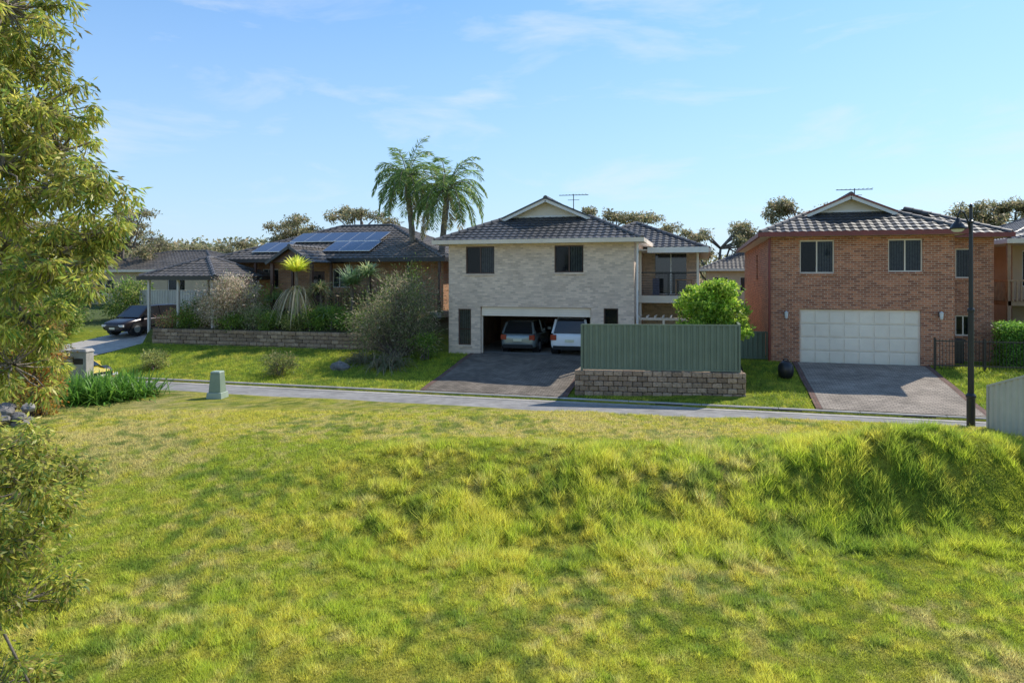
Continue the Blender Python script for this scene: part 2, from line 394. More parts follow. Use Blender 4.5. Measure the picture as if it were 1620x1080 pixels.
# ------------------------------------------------------------ ground
def lawncol(X, Y):
    w = -X*s_+Y*c_; xl = X*c_+Y*s_
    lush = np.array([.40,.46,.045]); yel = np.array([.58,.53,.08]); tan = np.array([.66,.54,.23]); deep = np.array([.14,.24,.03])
    n1 = vn(X, Y, 2.6, 21)*.3+vn(X, Y, .7, 22)*.3+vn(X, Y, .2, 23)*.4
    n2 = vn(X, Y, 4.5, 24)*.35+vn(X, Y, 1.0, 25)*.25+vn(X, Y, .18, 29)*.4
    slope = S(17.2, 16.7, w)*S(11.8, 13.2, w)*S(-4, -1, xl)
    far = S(YF-.2, YF+.2, Y)
    flat = S(16.6, 17.8, w)*(1-far)
    t = np.clip((n1-.36)*3.2+.55*flat-.20*slope-.5*far, 0, 1)
    d = np.clip((n2-.49)*4.5+.35*flat-.6*slope-.8*far, 0, 1)*.75
    shade_and_clover = np.exp(-((xl-7.6)/2.6)**2-((w-13.6)/1.2)**2)+.15*S(9.5, 7.5, w)  # mound's shaded face painted in as deeper green; second term greens the foreground
    g = np.clip((vn(X, Y, 1.1, 26)*.4+vn(X, Y, .2, 30)*.6-.53)*4.0+.45*far+1.0*shade_and_clover, 0, 1)
    col = lush[None]*(1-t[:, None])+yel[None]*t[:, None]
    col = col*(1-d[:, None])+tan[None]*d[:, None]
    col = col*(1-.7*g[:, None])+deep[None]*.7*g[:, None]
    return col
xs = np.unique(np.round(np.concatenate([np.linspace(-600,-100,14), np.linspace(-100,-36,33), np.arange(-36,22,.2), np.linspace(22,100,40), np.linspace(100,600,14)]), 3))
ys = np.unique(np.round(np.concatenate([np.linspace(-200,0,20), np.arange(0,36,.2), [20.88,20.92,23.48,23.5,23.52,29.84,29.86], np.linspace(36,100,50), np.linspace(100,900,20)]), 3))
GX, GY = np.meshgrid(xs, ys); gx = GX.ravel(); gy = GY.ravel(); gz_ = H(gx, gy)
V = np.stack([gx, gy, gz_], 1); nx, ny = len(xs), len(ys)
ii, jj = np.meshgrid(np.arange(nx-1), np.arange(ny-1)); q = (jj*nx+ii).ravel()
F = np.stack([q, q+1, q+nx+1, q+nx], 1)
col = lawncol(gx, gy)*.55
bd = S(33, 36, gy)[:, None]; col = col*(1-bd)+np.array([.10,.13,.05])*bd
bed = (S(-12.5, -13.5, gx)*S(29.8, 29.9, gy)*S(-29, -28, gx))[:, None]; col = col*(1-bed)+np.array([.13,.11,.06])*bed
fastmesh('ground', V, F, M['ground'], col=col, smooth=False)

def sheet(name, x0, x1, y0, y1, off, k, st=.3, parent=None):
    a = np.linspace(x0, x1, max(2, int((x1-x0)/st)+1)); e = np.linspace(y0, y1, max(2, int((y1-y0)/st)+1))
    A, E = np.meshgrid(a, e); A = A.ravel(); E = E.ravel(); Z = H(A, E)+off; n = len(a)
    i, j = np.meshgrid(np.arange(n-1), np.arange(len(e)-1)); q = (j*n+i).ravel()
    return fastmesh(name, np.stack([A, E, Z], 1), np.stack([q, q+1, q+n+1, q+n], 1), M[k], parent)
b = B(); b.box(-250, 250, YN-.01, YF+.01, -.3, 0, 'asphalt'); b.obj('road')
b = B()
for (y0, y1) in ((YN-.18, YN), (YF, YF+.18)):
    x = -120.
    while x < 90:
        h = .115
        pr = [(y0, -.2), (y1, -.2), (y1, h-.03), (y1-.03, h), (y0+.03, h), (y0, h-.03)] if y0 > 22 else [(y0, -.2), (y1, -.2), (y1, h-.03), (y1-.03, h), (y0, h)]
        n = len(pr)
        b.add([(x+.01, p[0], p[1]) for p in pr]+[(x+2.39, p[0], p[1]) for p in pr], [tuple(range(n))[::-1], tuple(range(n, 2*n))]+[(i, (i+1)%n, n+(i+1)%n, n+i) for i in range(n)], 'concrete'); x += 2.4
b.obj('kerb')
b = B(); b.box(-120, 90, YF-.3, YF-.005, -.1, .012, 'concrete'); b.obj('gutter_channel')
for nm, x0, x1, k in (('driveway', -9.95, -4.75, 'pavers'), ('driveway', 3.75, 8.3, 'pavers2')):
    e = empty(nm, ((x0+x1)/2, 26.5, 0))
    o = sheet('paving', x0, x1, YF+.19, 29.9, .045, k, parent=e)
    sheet('edge_left', x0-.2, x0-.001, YF+.19, 29.9, .05, 'paver_edge', parent=e); sheet('edge_right', x1+.001, x1+.2, YF+.19, 29.9, .05, 'paver_edge', parent=e)
sheet('driveway', -33.2, -28.95, YF+.19, 37, .04, 'concrete')

# ------------------------------------------------------------ foliage
def unit(v): return v/np.maximum(np.linalg.norm(v, axis=1, keepdims=True), 1e-6)
def leafgeo(C, D, Ln, Wd, rng):
    N = len(C); sd = unit(np.cross(D, rng.normal(size=(N, 3)))); Ln = Ln[:, None]; Wd = Wd[:, None]
    V = np.stack([C, C+D*Ln*.45+sd*Wd/2, C+D*Ln, C+D*Ln*.45-sd*Wd/2], 1).reshape(-1, 3)
    return V, np.arange(4*N).reshape(N, 4)
def pick(cols, N, rng, var=.3):
    cols = np.array(cols); k = cols[rng.integers(0, len(cols), N)]
    return k*(1+rng.uniform(-var, var, (N, 1)))
def leaves(name, C, D, Ln, Wd, col, par, rng, mat='leaf'):
    V, F = leafgeo(C, D, Ln, Wd, rng); return fastmesh(name, V, F, M[mat], par, np.repeat(col, 4, 0))
def ribbons(P, D, Ln, Wd, droop, col, par, name, segs=5, mat='leaf'):
    N = len(P); sd = unit(np.cross(D, np.array([[0,0,1.]]))); vs = []
    for i in range(segs+1):
        t = i/segs; p = P+D*Ln[:, None]*t; p[:, 2] -= droop*Ln*t*t
        wd = Wd*(1-t)**.55*(.6+.4*min(1, t*4)); vs += [p-sd*wd[:, None]/2, p+sd*wd[:, None]/2]
    V = np.stack(vs, 1); k = V.shape[1]; V = V.reshape(-1, 3); base = (np.arange(N)*k)[:, None]
    F = np.concatenate([np.concatenate([base+2*i, base+2*i+1, base+2*i+3, base+2*i+2], 1) for i in range(segs)])
    return fastmesh(name, V, F, M[mat], par, np.repeat(col, k, 0))
def sph(N, rng, p=.5):
    d = unit(rng.normal(size=(N, 3))); return d*(rng.random((N, 1))**p)
def tree(name, base, blobs, trunk_r, trunk_top, ncl, nlf, clr, ll, lw, cols, droop=.3, seed=1, bark='bark', twigs=True, limb=1.0):
    rng = np.random.default_rng(seed); e = empty(name, base); bs = Vector(base); tt = Vector(trunk_top)
    b = B(); mid = (bs+tt)/2+Vector(rng.normal(0, .08, 3))*(tt-bs).length*.5
    pth = [bs-Vector((0,0,.15)), bs*.75+mid*.25, mid, mid*.4+tt*.6, tt]
    b.tube(pth, [trunk_r*1.25, trunk_r, trunk_r*.85, trunk_r*.7, trunk_r*.55], bark, 9)
    Cs = []; Ds = []; cv = []; vol = [x[3]*x[4]*x[5] for x in blobs]; tot = sum(v**.75 for v in vol); tr = trunk_r*limb
    for bl, v in zip(blobs, vol):
        c = np.array(bl[:3]); r = np.array(bl[3:6]); k = max(3, int(ncl*v**.75/tot))
        start = np.array(tt) if rng.random() < .7 else np.array(mid)
        knee = (start+c)/2+rng.normal(0, .12, 3)*np.linalg.norm(c-start); knee[2] += .1*np.linalg.norm(c-start)
        b.tube([start, knee, c], [tr*.5, tr*.35, tr*.18], bark, 6)
        cl = c+sph(k, rng, .4)*r
        for j in range(k):
            if twigs: b.tube([c+(cl[j]-c)*.1, (c+cl[j])/2+rng.normal(0, .06, 3)*r, cl[j]], [tr*.16, tr*.1, tr*.04], bark, 4, False)
            n = int(nlf*rng.uniform(.4, 1.6)); cr = clr*rng.uniform(.6, 1.3)
            off = sph(n, rng, .6)*cr; Cs.append(cl[j]+off*np.array([1, 1, .75])); Ds.append(unit(off+rng.normal(0, .5*cr, (n, 3)))+np.array([0, 0, -droop])); cv.append(np.full(n, rng.uniform(.7, 1.3)))
    b.obj('trunk_and_limbs', e, smooth=True)
    C = np.concatenate(Cs); D = unit(np.concatenate(Ds)); N = len(C); cv = np.concatenate(cv)
    leaves('foliage', C, D, ll*rng.uniform(.6, 1.3, N), lw*rng.uniform(.7, 1.3, N), pick(cols, N, rng)*cv[:, None], e, rng)
    return e
def shrub(name, base, blobs, n, ll, lw, cols, seed=1, droop=0, stems=8, loose=.16):
    rng = np.random.default_rng(seed); e = empty(name, base); b = B(); Cs = []; Ds = []; cv = []
    tot = sum(x[3]*x[4]*x[5] for x in blobs)
    for bl in blobs:
        c = np.array(bl[:3]); r = np.array(bl[3:6]); k = int(n*(bl[3]*bl[4]*bl[5])/tot); m = max(12, k//40)
        cc = sph(m, rng, .33)*rng.uniform(.8, 1.12, (m, 1)); idx = rng.integers(0, m, k); cl = rng.uniform(.7, 1.3, m)
        o = cc[idx]+rng.normal(0, loose, (k, 3)); Cs.append(c+o*r); Ds.append(unit(o+rng.normal(0, .6, (k, 3)))+np.array([0, 0, -droop])); cv.append(cl[idx])
        for j in range(stems):
            t = c+sph(1, rng, .5)[0]*r*.9; bb = np.array(base)+rng.normal(0, .12, 3)*np.array([1, 1, 0])
            b.tube([bb, (bb+t)/2+rng.normal(0, .08, 3), t], [.035, .022, .008], 'bark', 5, False)
    b.obj('stems', e)
    C = np.concatenate(Cs); D = unit(np.concatenate(Ds)); N = len(C); cv = np.concatenate(cv)
    leaves('foliage', C, D, ll*rng.uniform(.6, 1.3, N), lw*rng.uniform(.7, 1.3, N), pick(cols, N, rng)*cv[:, None], e, rng)
    return e
def strappy(name, base, n, ln, wd, cols, seed=1, spread=.25, up=.9, droop=.6, trunk=0, headz=0):
    rng = np.random.default_rng(seed); e = empty(name, base)
    if trunk:
        b = B(); b.tube([base, (base[0]+.05, base[1], base[2]+headz*.5), (base[0], base[1], base[2]+headz)], [trunk, trunk*.8, trunk*.7], 'bark', 8); b.obj('trunk', e)
    P = np.array(base)+np.concatenate([rng.normal(0, spread, (n, 2)), np.zeros((n, 1))], 1); P[:, 2] += headz
    D = rng.normal(size=(n, 3)); D[:, 2] = np.abs(D[:, 2])*up+.25*up; D = unit(D)
    ribbons(P, D, ln*rng.uniform(.6, 1.15, n), wd*rng.uniform(.7, 1.2, n), droop, pick(cols, n, rng), e, 'leaves')
    return e
GREEN = [(.16,.27,.045), (.23,.33,.06), (.10,.19,.03), (.32,.39,.08)]
OLIVE = [(.23,.27,.08), (.32,.32,.10), (.15,.20,.06), (.40,.37,.14)]
GUM = [(.30,.35,.06), (.42,.43,.08), (.15,.23,.05), (.54,.49,.11), (.28,.23,.08)]
BG = [(.22,.21,.10), (.29,.26,.13), (.15,.17,.08), (.38,.30,.18)]

# near eucalypt, left of view
def vb(xc, w, z, rx, ry, rz):
    X, Y = cw(xc, w); return (X, Y, z, rx, ry, rz)
bx, by = cw(-8.6, 9.0)
up = [vb(-6.15, 8.3, 7.6, .6, .8, .9), vb(-6.0, 8.5, 6.4, .75, .8, .6), vb(-5.55, 8.3, 5.4, .75, .8, .42), vb(-5.9, 8.8, 4.7, .8, .9, .5), vb(-5.5, 8.2, 4.4, .6, .8, .38),
      vb(-5.2, 8.5, 4.85, .4, .6, .3), vb(-6.0, 8.4, 3.8, .5, .6, .35), vb(-6.1, 8.2, 5.6, .6, .7, .6), vb(-6.1, 9.2, 6.0, .6, .7, .8),
      vb(-6.3, 8.6, 3.2, .5, .8, .5), vb(-7.1, 9, 5.5, 1.0, 1, 1.6), vb(-7.4, 9, 8, 1.1, 1, 1.4), vb(-5.0, 8.3, 5.3, .3, .5, .25), vb(-7.2, 8.5, 3.2, .8, .9, 1.0), vb(-6.2, 8.6, 7.0, .5, .6, .5)]
tree('eucalyptus_tree', (bx, by, h1(bx, by)), up, .22, (bx+.3, by+.1, 5.2), 520, 80, .19, .12, .028, GUM, droop=.9, seed=3, bark='palebark', limb=.5)
bx2, by2 = cw(-7.2, 7.0)
lowb = [vb(-4.95, 7.0, 2.15, .40, .6, .40), vb(-4.95, 7.0, 1.6, .40, .6, .35), vb(-5.15, 7.2, .9, .38, .6, .3), vb(-5.2, 6.9, .15, .38, .6, .35), vb(-4.8, 6.9, .05, .22, .4, .22), vb(-5.35, 7.2, 2.5, .45, .6, .35), vb(-5.55, 7, 1.3, .45, .6, .7), vb(-5.05, 7.4, 2.0, .45, .5, .4)]
tree('eucalyptus_sapling', (bx2, by2, h1(bx2, by2)), lowb, .09, (bx2+.5, by2+.1, 1.6), 240, 70, .16, .085, .024, GUM, droop=.7, seed=8, bark='palebark', limb=.6)

# mid-left garden trees / shrubs
x, y = cw(-19.4, 25.5)
tree('garden_tree', (x, y, h1(x, y)), [(x, y, 4.4, 1.8, 2, 1.5), (x+1.0, y-.6, 3.4, 1.1, 1.5, 1.2), (x-1.8, y, 4.2, 1.8, 1.6, 1.8), (x-.3, y, 5.6, 1.2, 1.3, .9)], .18, (x, y, 3.2), 260, 70, .42, .16, .06, OLIVE+GREEN, droop=.5, seed=12)
x, y = cw(-16.9, 24.5)
shrub('garden_shrub', (x, y, h1(x, y)), [(x, y, 1.7, 1.0, 1, 1.1), (x+.3, y, 2.5, .7, .8, .7), (x-1, y, 2.4, 1.2, 1, 1.4)], 7000, .13, .05, [(.16,.21,.04), (.3,.22,.06), (.2,.13,.05)], seed=14)
x, y = cw(-13.9, 20)
shrub('orange_leaf_shrub', (x, y, h1(x, y)), [(x, y, 1.2, .7, .8, 1.0), (x+.15, y, 2.3, .55, .6, .9), (x-.7, y, 2.0, .8, .7, 1.2)], 7500, .09, .05, [(.42,.17,.04), (.34,.24,.05), (.2,.25,.05), (.48,.28,.07)], seed=15)
for (xc, w, n, sd) in ((-13.9, 23, 300, 1), (-13.1, 22.9, 260, 2), (-14.7, 22.6, 260, 3), (-12.7, 23.4, 160, 4), (-13.4, 22.2, 220, 5), (-14.3, 22.0, 200, 6), (-13.6, 23.5, 220, 7), (-14.5, 23.6, 220, 8)):
    x, y = cw(xc, w); strappy('agapanthus', (x, y, h1(x, y)), n, 1.5, .06, [(.13,.28,.04), (.20,.35,.05), (.09,.19,.035)], sd, .3, 1.4, .40)
def rockpile(name, pts, seed):
    rr = random.Random(seed); b = B()
    for (x, y, z, r) in pts:
        vs = []; n = 9
        for i in range(5):
            ph = math.pi*(i+.5)/5
            for j in range(n):
                t = 2*math.pi*j/n; q = r*rr.uniform(.78, 1.1); vs.append((x+q*1.3*math.sin(ph)*math.cos(t), y+q*math.sin(ph)*math.sin(t), z+q*.75*math.cos(ph)))
        fs = [(i*n+j, i*n+(j+1)%n, (i+1)*n+(j+1)%n, (i+1)*n+j) for i in range(4) for j in range(n)]+[tuple(range(n-1, -1, -1)), tuple(4*n+j for j in range(n))]
        b.add(vs, fs, 'rock')
    return b.obj(name, None)
pts = []
for i in range(46):
    xc = -15.5+ (i%16)*.14+random.uniform(-.08, .08); x, y = cw(xc, 18.9+random.uniform(-.35, .35)); pts.append((x, y, h1(x, y)+.05+.16*(i//16), random.uniform(.12, .22)))
rockpile('rock_edging', pts, 4)

# left house garden
def gz(x, y): return h1(x, y)
PINK = [(.52,.42,.33), (.38,.34,.22), (.62,.52,.43), (.30,.32,.17), (.42,.31,.23)]
x, y = -24.0, 30.7
shrub('flowering_shrub', (x, y, gz(x, y)), [(x, y, 3.1, 1.5, 1.4, 1.15), (x+.5, y, 3.8, 1.0, 1, .7), (x-.9, y, 2.6, 1, 1, .8)], 11000, .13, .045, PINK, seed=20, loose=.2)
strappy('golden_dracaena', (-20.1, 30.9, gz(-20.1, 30.9)), 240, 1.2, .14, [(.82,.78,.12), (.84,.80,.18), (.58,.64,.10)], 5, .06, 1.8, .30, .11, 2.8)
strappy('dry_skirt_dracaena', (-20.05, 30.85, gz(-20.1, 30.9)), 260, 1.3, .08, [(.60,.50,.34), (.48,.39,.26), (.36,.37,.16)], 6, .12, .35, 1.5, .10, 1.9)
strappy('cordyline', (-19.0, 31.4, gz(-19.0, 31.4)), 200, 1.2, .07, [(.24,.30,.11), (.35,.36,.14), (.40,.30,.16)], 7, .1, 1.1, .6, .09, 1.7)
strappy('cordyline', (-21.9, 31.8, gz(-21.9, 31.8)), 150, 1.0, .07, [(.18,.27,.08), (.28,.32,.11)], 17, .1, 1.1, .6, .09, 1.1)
strappy('yucca', (-17.2, 31.4, gz(-17.2, 31.4)), 240, 1.4, .10, [(.27,.38,.18), (.40,.46,.25), (.19,.28,.13)], 8, .1, .9, .25, .12, 2.0)
strappy('yucca', (-16.2, 31.2, gz(-16.3, 31.2)), 210, 1.35, .10, [(.25,.35,.15), (.38,.41,.19)], 9, .1, .9, .4, .12, 2.5)
strappy('yucca', (-18.3, 30.8, gz(-18.3, 30.8)), 160, 1.1, .08, [(.25,.35,.16), (.38,.41,.19)], 19, .1, .9, .4, .10, .6)
k = 0
for (x, y, rx, rz, cl) in ((-27.3,30.5,.8,.45,[(.3,.26,.1),(.36,.38,.1),(.55,.24,.14)]), (-26.2,30.4,.9,.5,GREEN), (-22.3,30.5,1.0,.7,[(.38,.34,.2),(.25,.3,.12)]), (-21.2,30.4,.8,.55,GREEN), (-18.9,30.5,.9,.6,GREEN),
                          (-17.8,30.5,1.0,.7,GREEN), (-16.6,30.4,.8,.6,GREEN), (-25.2,31.9,1.0,.8,GREEN), (-22.9,32.3,1.2,1.0,GREEN), (-18.4,32.6,1.1,1.2,[(.36,.22,.1),(.2,.26,.08)]), (-15.6,31.5,1.2,1.3,GREEN), (-14.7,30.6,.9,.8,OLIVE), (-19.8,30.3,.7,.5,OLIVE), (-23.4,30.2,.8,.45,GREEN), (-15.0,32.8,1.1,1.7,GREEN), (-27.0,31.5,.8,.7,GREEN)):
    z = gz(x, y); k += 1
    shrub('garden_bush', (x, y, z), [(x, y, z+rz*.7, rx, .7, rz), (x+rx*.4, y+.1, z+rz*.9, rx*.6, .5, rz*.7)], 2200, .12, .045, cl, seed=30+k, stems=4, loose=.22)
DRY = [(.32,.26,.17), (.21,.18,.11), (.16,.20,.08), (.44,.36,.24), (.13,.18,.06), (.24,.28,.10)]
x, y = -13.3, 28.5
shrub('large_dry_shrub', (x, y, gz(x, y)), [(x-.7, y, 2.5, 1.2, 1.2, 1.2), (x+.5, y+.3, 3.1, 1.2, 1.2, 1.3), (x+.9, y-.1, 1.8, .9, 1.1, 1.0), (x-1.2, y-.2, 1.8, .9, 1, .9), (x, y+.3, 4.1, .6, .8, .5)], 14000, .18, .028, DRY, seed=50, stems=30, loose=.3)
strappy('flax', (-13.0, 27.0, gz(-13, 27)), 330, 1.9, .05, [(.26,.21,.13), (.18,.20,.1), (.34,.28,.17)], 51, .3, 1.0, .75)
strappy('flax', (-14.6, 27.6, gz(-14.6, 27.6)), 200, 1.5, .05, [(.22,.20,.11), (.3,.25,.15)], 52, .3, 1.0, .8)
x, y = -11.9, 28.3
shrub('garden_bush', (x, y, gz(x, y)), [(x, y, 1.3, .7, .7, .6)], 1500, .12, .04, GREEN, seed=53)
x, y = -23.3, 24.9; shrub('lawn_shrub', (x, y, gz(x, y)), [(x, y, gz(x, y)+.4, .65, .6, .42)], 2200, .10, .04, OLIVE, seed=54)
x, y = -17.0, 24.9; shrub('lawn_shrub', (x, y, gz(x, y)), [(x, y, gz(x, y)+.45, .8, .65, .48)], 2600, .11, .03, [(.16,.19,.06), (.24,.21,.09), (.13,.17,.055)], seed=55)
x, y = -14.9, 26.2; rockpile('boulder', [(x, y, gz(x, y)+.1, .35)], 9)
for (x, y, sd, hh) in ((-37.5, 37.5, 56, 2.2), (-40.5, 35.5, 57, 2.6), (-36.2, 31.0, 58, 1.4), (-44.5, 36, 59, 3.0)):
    z = gz(x, y); shrub('boundary_shrub', (x, y, z), [(x, y, z+hh*.55, 1.6, 1.2, hh*.55), (x+.9, y, z+hh*.8, 1.0, 1, hh*.4)], 5000, .20, .08, OLIVE+GREEN, seed=sd, loose=.2)
x, y = .45, 27.2
tree('lemon_tree', (x, y, gz(x, y)), [(x-.35, y, 3.2, 1.0, 1, .85), (x+.5, y, 3.1, .9, .9, .85), (x+.1, y, 3.8, .85, .8, .55), (x, y, 2.4, 1.3, 1, .6)], .09, (x, y, 2.3), 220, 120, .27, .12, .07, [(.26,.40,.04), (.36,.48,.06), (.15,.27,.035), (.46,.54,.09)], droop=.2, seed=60)

# hedge right
e = empty('hedge', (13.6, 31, h1(13.6, 31))); rng = np.random.default_rng(61)
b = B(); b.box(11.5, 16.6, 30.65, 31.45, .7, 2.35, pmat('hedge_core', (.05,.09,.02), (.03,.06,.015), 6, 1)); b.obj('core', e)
N = 46000; C = np.stack([rng.uniform(11.3, 16.8, N), rng.uniform(30.4, 31.7, N), rng.uniform(.8, 2.55, N)], 1)
kk = (np.abs(C[:, 1]-31.05) > .38) | (C[:, 2] > 2.3) | (np.abs(C[:, 0]-14) > 2.5); C = C[kk]; C += rng.normal(0, .04, C.shape); N = len(C)
leaves('foliage', C, unit(rng.normal(size=(N, 3))), .10*rng.uniform(.6, 1.3, N), .055*rng.uniform(.7, 1.3, N), pick([(.18,.33,.05), (.24,.40,.07), (.10,.23,.035)], N, rng), e, rng)

# palms
def palm(name, base, hgt, seed, lean=(0, 0), spread=2.9):
    rng = np.random.default_rng(seed); e = empty(name, base); b = B(); bx, by, bz = base; pts = []; rs = []
    for i in range(24):
        t = i/23; pts.append((bx+lean[0]*t*t, by+lean[1]*t*t, bz+hgt*t)); rs.append((.21-.06*t)*(1.07 if i%2 else .97))
    b.tube(pts, rs, 'palmbark', 10)
    top = np.array(pts[-1])
    b.tube([top, top+np.array([0, 0, .7])], [.14, .05], pmat('crownshaft', (.2,.26,.08), (.16,.18,.07), 5, .6), 8)
    C = []; D = []; Ln = []; cl = []
    nf = 34
    for i in range(nf):
        az = i*2.399+rng.uniform(-.2, .2); el = math.radians(78-102*(i/nf)**.9+rng.uniform(-6, 6)); ln = spread*rng.uniform(.85, 1.1)
        h = np.array([math.cos(az), math.sin(az), 0]); d0 = h*math.cos(el)+np.array([0, 0, math.sin(el)])
        p = top+np.array([0, 0, .45]); pp = [p.copy()]; d = d0.copy(); n = 34; stp = ln/n
        for j in range(n):
            d = d+np.array([0, 0, -.080*(.6+.8*math.cos(max(el, -.3)))*(j/n+.4)]); d = d/np.linalg.norm(d); p = p+d*stp; pp.append(p.copy())
            if j > 3:
                sd = np.cross(d, [0, 0, 1]); sd = sd/max(np.linalg.norm(sd), .05); fl = .58*math.sin(math.pi*min(1, (j-1)/n*.85+.12))+.12
                for sg in (-1, 1):
                    for q in range(2):
                        dd = sd*sg*rng.uniform(.6, 1.0)+d*.55+np.array([0, 0, -.45+rng.uniform(-.35, .45)]); C.append(p+rng.normal(0, .02, 3)-d*stp*q/2); D.append(dd); Ln.append(fl*rng.uniform(.8, 1.15))
                        dead = el < -.25
                        cl.append(rng.choice(3) if not dead else 3)
        b.tube(pp[::3], [.03*(1-k/len(pp[::3]))+.006 for k in range(len(pp[::3]))], 'palmbark', 4, False)
    b.obj('trunk', e, smooth=True)
    C = np.array(C); D = unit(np.array(D)); Ln = np.array(Ln); pal = np.array([(.19,.28,.07), (.28,.35,.11), (.11,.19,.055), (.38,.32,.16)])
    cc = pal[np.array(cl)]*(1+rng.uniform(-.25, .25, (len(C), 1)))
    leaves('fronds', C, D, Ln, np.full(len(C), .048), cc, e, rng)
px, py = cw(-5.6, 39.5); palm('palm_tree', (px, py, h1(px, py)), 7.1, 71, (-.5, 0), 2.7)
px, py = cw(-4.05, 38.5); palm('palm_tree', (px, py, h1(px, py)), 6.3, 72, (.4, 0), 3.1)

# background eucalypts
def gum(u, vtop, w, wid, seed, dens=1.0, dep=1.5, thick=2.2):
    xc = (u-810)/1080*w; x, y = cw(xc, w); zt = 4.3+(440-vtop)*w/1080; rng = np.random.default_rng(seed); bl = []
    n = max(6, int(wid/.6))
    for i in range(n):
        bl.append((x+rng.uniform(-.5, .5)*wid, y+rng.uniform(-1, 1)*dep, zt-.4-rng.uniform(0, thick), rng.uniform(.5, 1.3), 1.1, rng.uniform(.3, .7)))
    tree('gum_tree', (x, y, h1(x, y)), bl, .18, (x, y, zt-3.5), int(26*n*dens), 24, .36, .26, .10, BG, droop=.4, seed=seed, bark='palebark', limb=1.2)
gum(465, 341, 62, 5.5, 80, .9); gum(572, 323, 62, 6, 81, .8, thick=3); gum(970, 325, 60, 6.5, 82, .9, thick=3); gum(1080, 340, 60, 6, 83, .8, thick=4); gum(1140, 330, 60, 8, 84, .8, thick=5); gum(1185, 366, 58, 4, 94, 1.2, thick=3)
gum(1275, 314, 60, 6, 85, .9); gum(1560, 314, 56, 6, 86, .9); gum(1608, 305, 56, 7, 87, 1.1, thick=3); gum(195, 325, 58, 8, 88, .7, thick=5.5); gum(240, 355, 60, 6, 89, .7, thick=4); gum(130, 330, 55, 6, 90, 1, thick=4)
gum(395, 378, 70, 6, 91, 1.1); gum(1030, 362, 70, 5, 92, 1.1); gum(290, 386, 75, 8, 93, 1.0, thick=1.8)
rng = np.random.default_rng(95); N = 70000
X = rng.uniform(-130, 110, N); Y = rng.uniform(72, 100, N); hh = 2.2+2.8*vn(X, Y, 9, 40)+2.2*vn(X, Y, 3.2, 41)
Z = H(X, Y)+hh*rng.random(N)**.6
leaves('distant_trees', np.stack([X, Y, Z], 1), unit(rng.normal(size=(N, 3))), rng.uniform(.5, .9, N), rng.uniform(.25, .5, N), pick(BG, N, rng), None, rng)

# ------------------------------------------------------------ grass
def grass(name, X, Y, hgt, wd, col, seed, lean=.5):
    rng = np.random.default_rng(seed); N = len(X); Z = H(X, Y); az = rng.uniform(0, 6.283, N)
    a = np.stack([np.cos(az), np.sin(az)], 1)*wd[:, None]/2; ln = rng.normal(0, lean, (N, 2))*hgt[:, None]
    V = np.empty((N, 3, 3)); V[:, 0, 0] = X-a[:, 0]; V[:, 0, 1] = Y-a[:, 1]; V[:, 0, 2] = Z-.01; V[:, 1, 0] = X+a[:, 0]; V[:, 1, 1] = Y+a[:, 1]; V[:, 1, 2] = Z-.01
    V[:, 2, 0] = X+ln[:, 0]; V[:, 2, 1] = Y+ln[:, 1]; V[:, 2, 2] = Z+hgt
    return fastmesh(name, V.reshape(-1, 3), np.arange(3*N).reshape(N, 3), M['grassblade'], None, np.repeat(col, 3, 0))
N = 950000; w = 6.2+14.5*R.random(N)**.95; xl = (R.random(N)*2-1)*(w*.80+1.5)
X = xl*c_-w*s_; Y = xl*s_+w*c_; k = (Y < YN-.15) & (Y > 0)
X = X[k]; Y = Y[k]; w = w[k]; xl = xl[k]; N = len(X)
slope = S(17.0, 16.3, w+.5*vn(X, Y, .8, 33))*S(11.4, 13.0, w)*S(-4.5, -1.5, xl+1.5*vn(X, Y, 1, 34))
tall = vn(X, Y, 1.1, 27)*.25+vn(X, Y, .45, 35)*.30+vn(X, Y, .17, 28)*.45
lushb = S(13.5, 9.5, w)*S(.45, .68, tall)
hgt = (.025+.03*R.random(N))*(1+1.0*S(.4, .75, tall))+slope*S(.34, .66, tall)*(.06+.19*R.random(N))+lushb*.08*R.random(N)
wd = .008+.006*R.random(N)+.0006*(w-8).clip(0, 12)+.002*slope
z_ = np.maximum(slope*.9, S(14, 10, w)*.7)
tone = (.66+.62*S(.32, .65, tall))*z_+1.0*(1-z_)
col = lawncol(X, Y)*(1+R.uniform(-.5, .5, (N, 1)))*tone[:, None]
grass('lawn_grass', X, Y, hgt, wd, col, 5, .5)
N = 130000; X = R.uniform(-28.4, 12, N); Y = R.uniform(YF+.2, 30, N)
k = ~((X > -10.2) & (X < -4.5)) & ~((X > 3.5) & (X < 8.55)) & ~((X < -11) & (Y > 29.5)) & ~((X > -4.6) & (X < 1.7) & (Y > 24.0) & (Y < 25.3))
X = X[k]; Y = Y[k]; N = len(X)
grass('verge_grass', X, Y, .05+.06*R.random(N), .02+.015*R.random(N), lawncol(X, Y)*(1+R.uniform(-.35, .25, (N, 1))), 6)

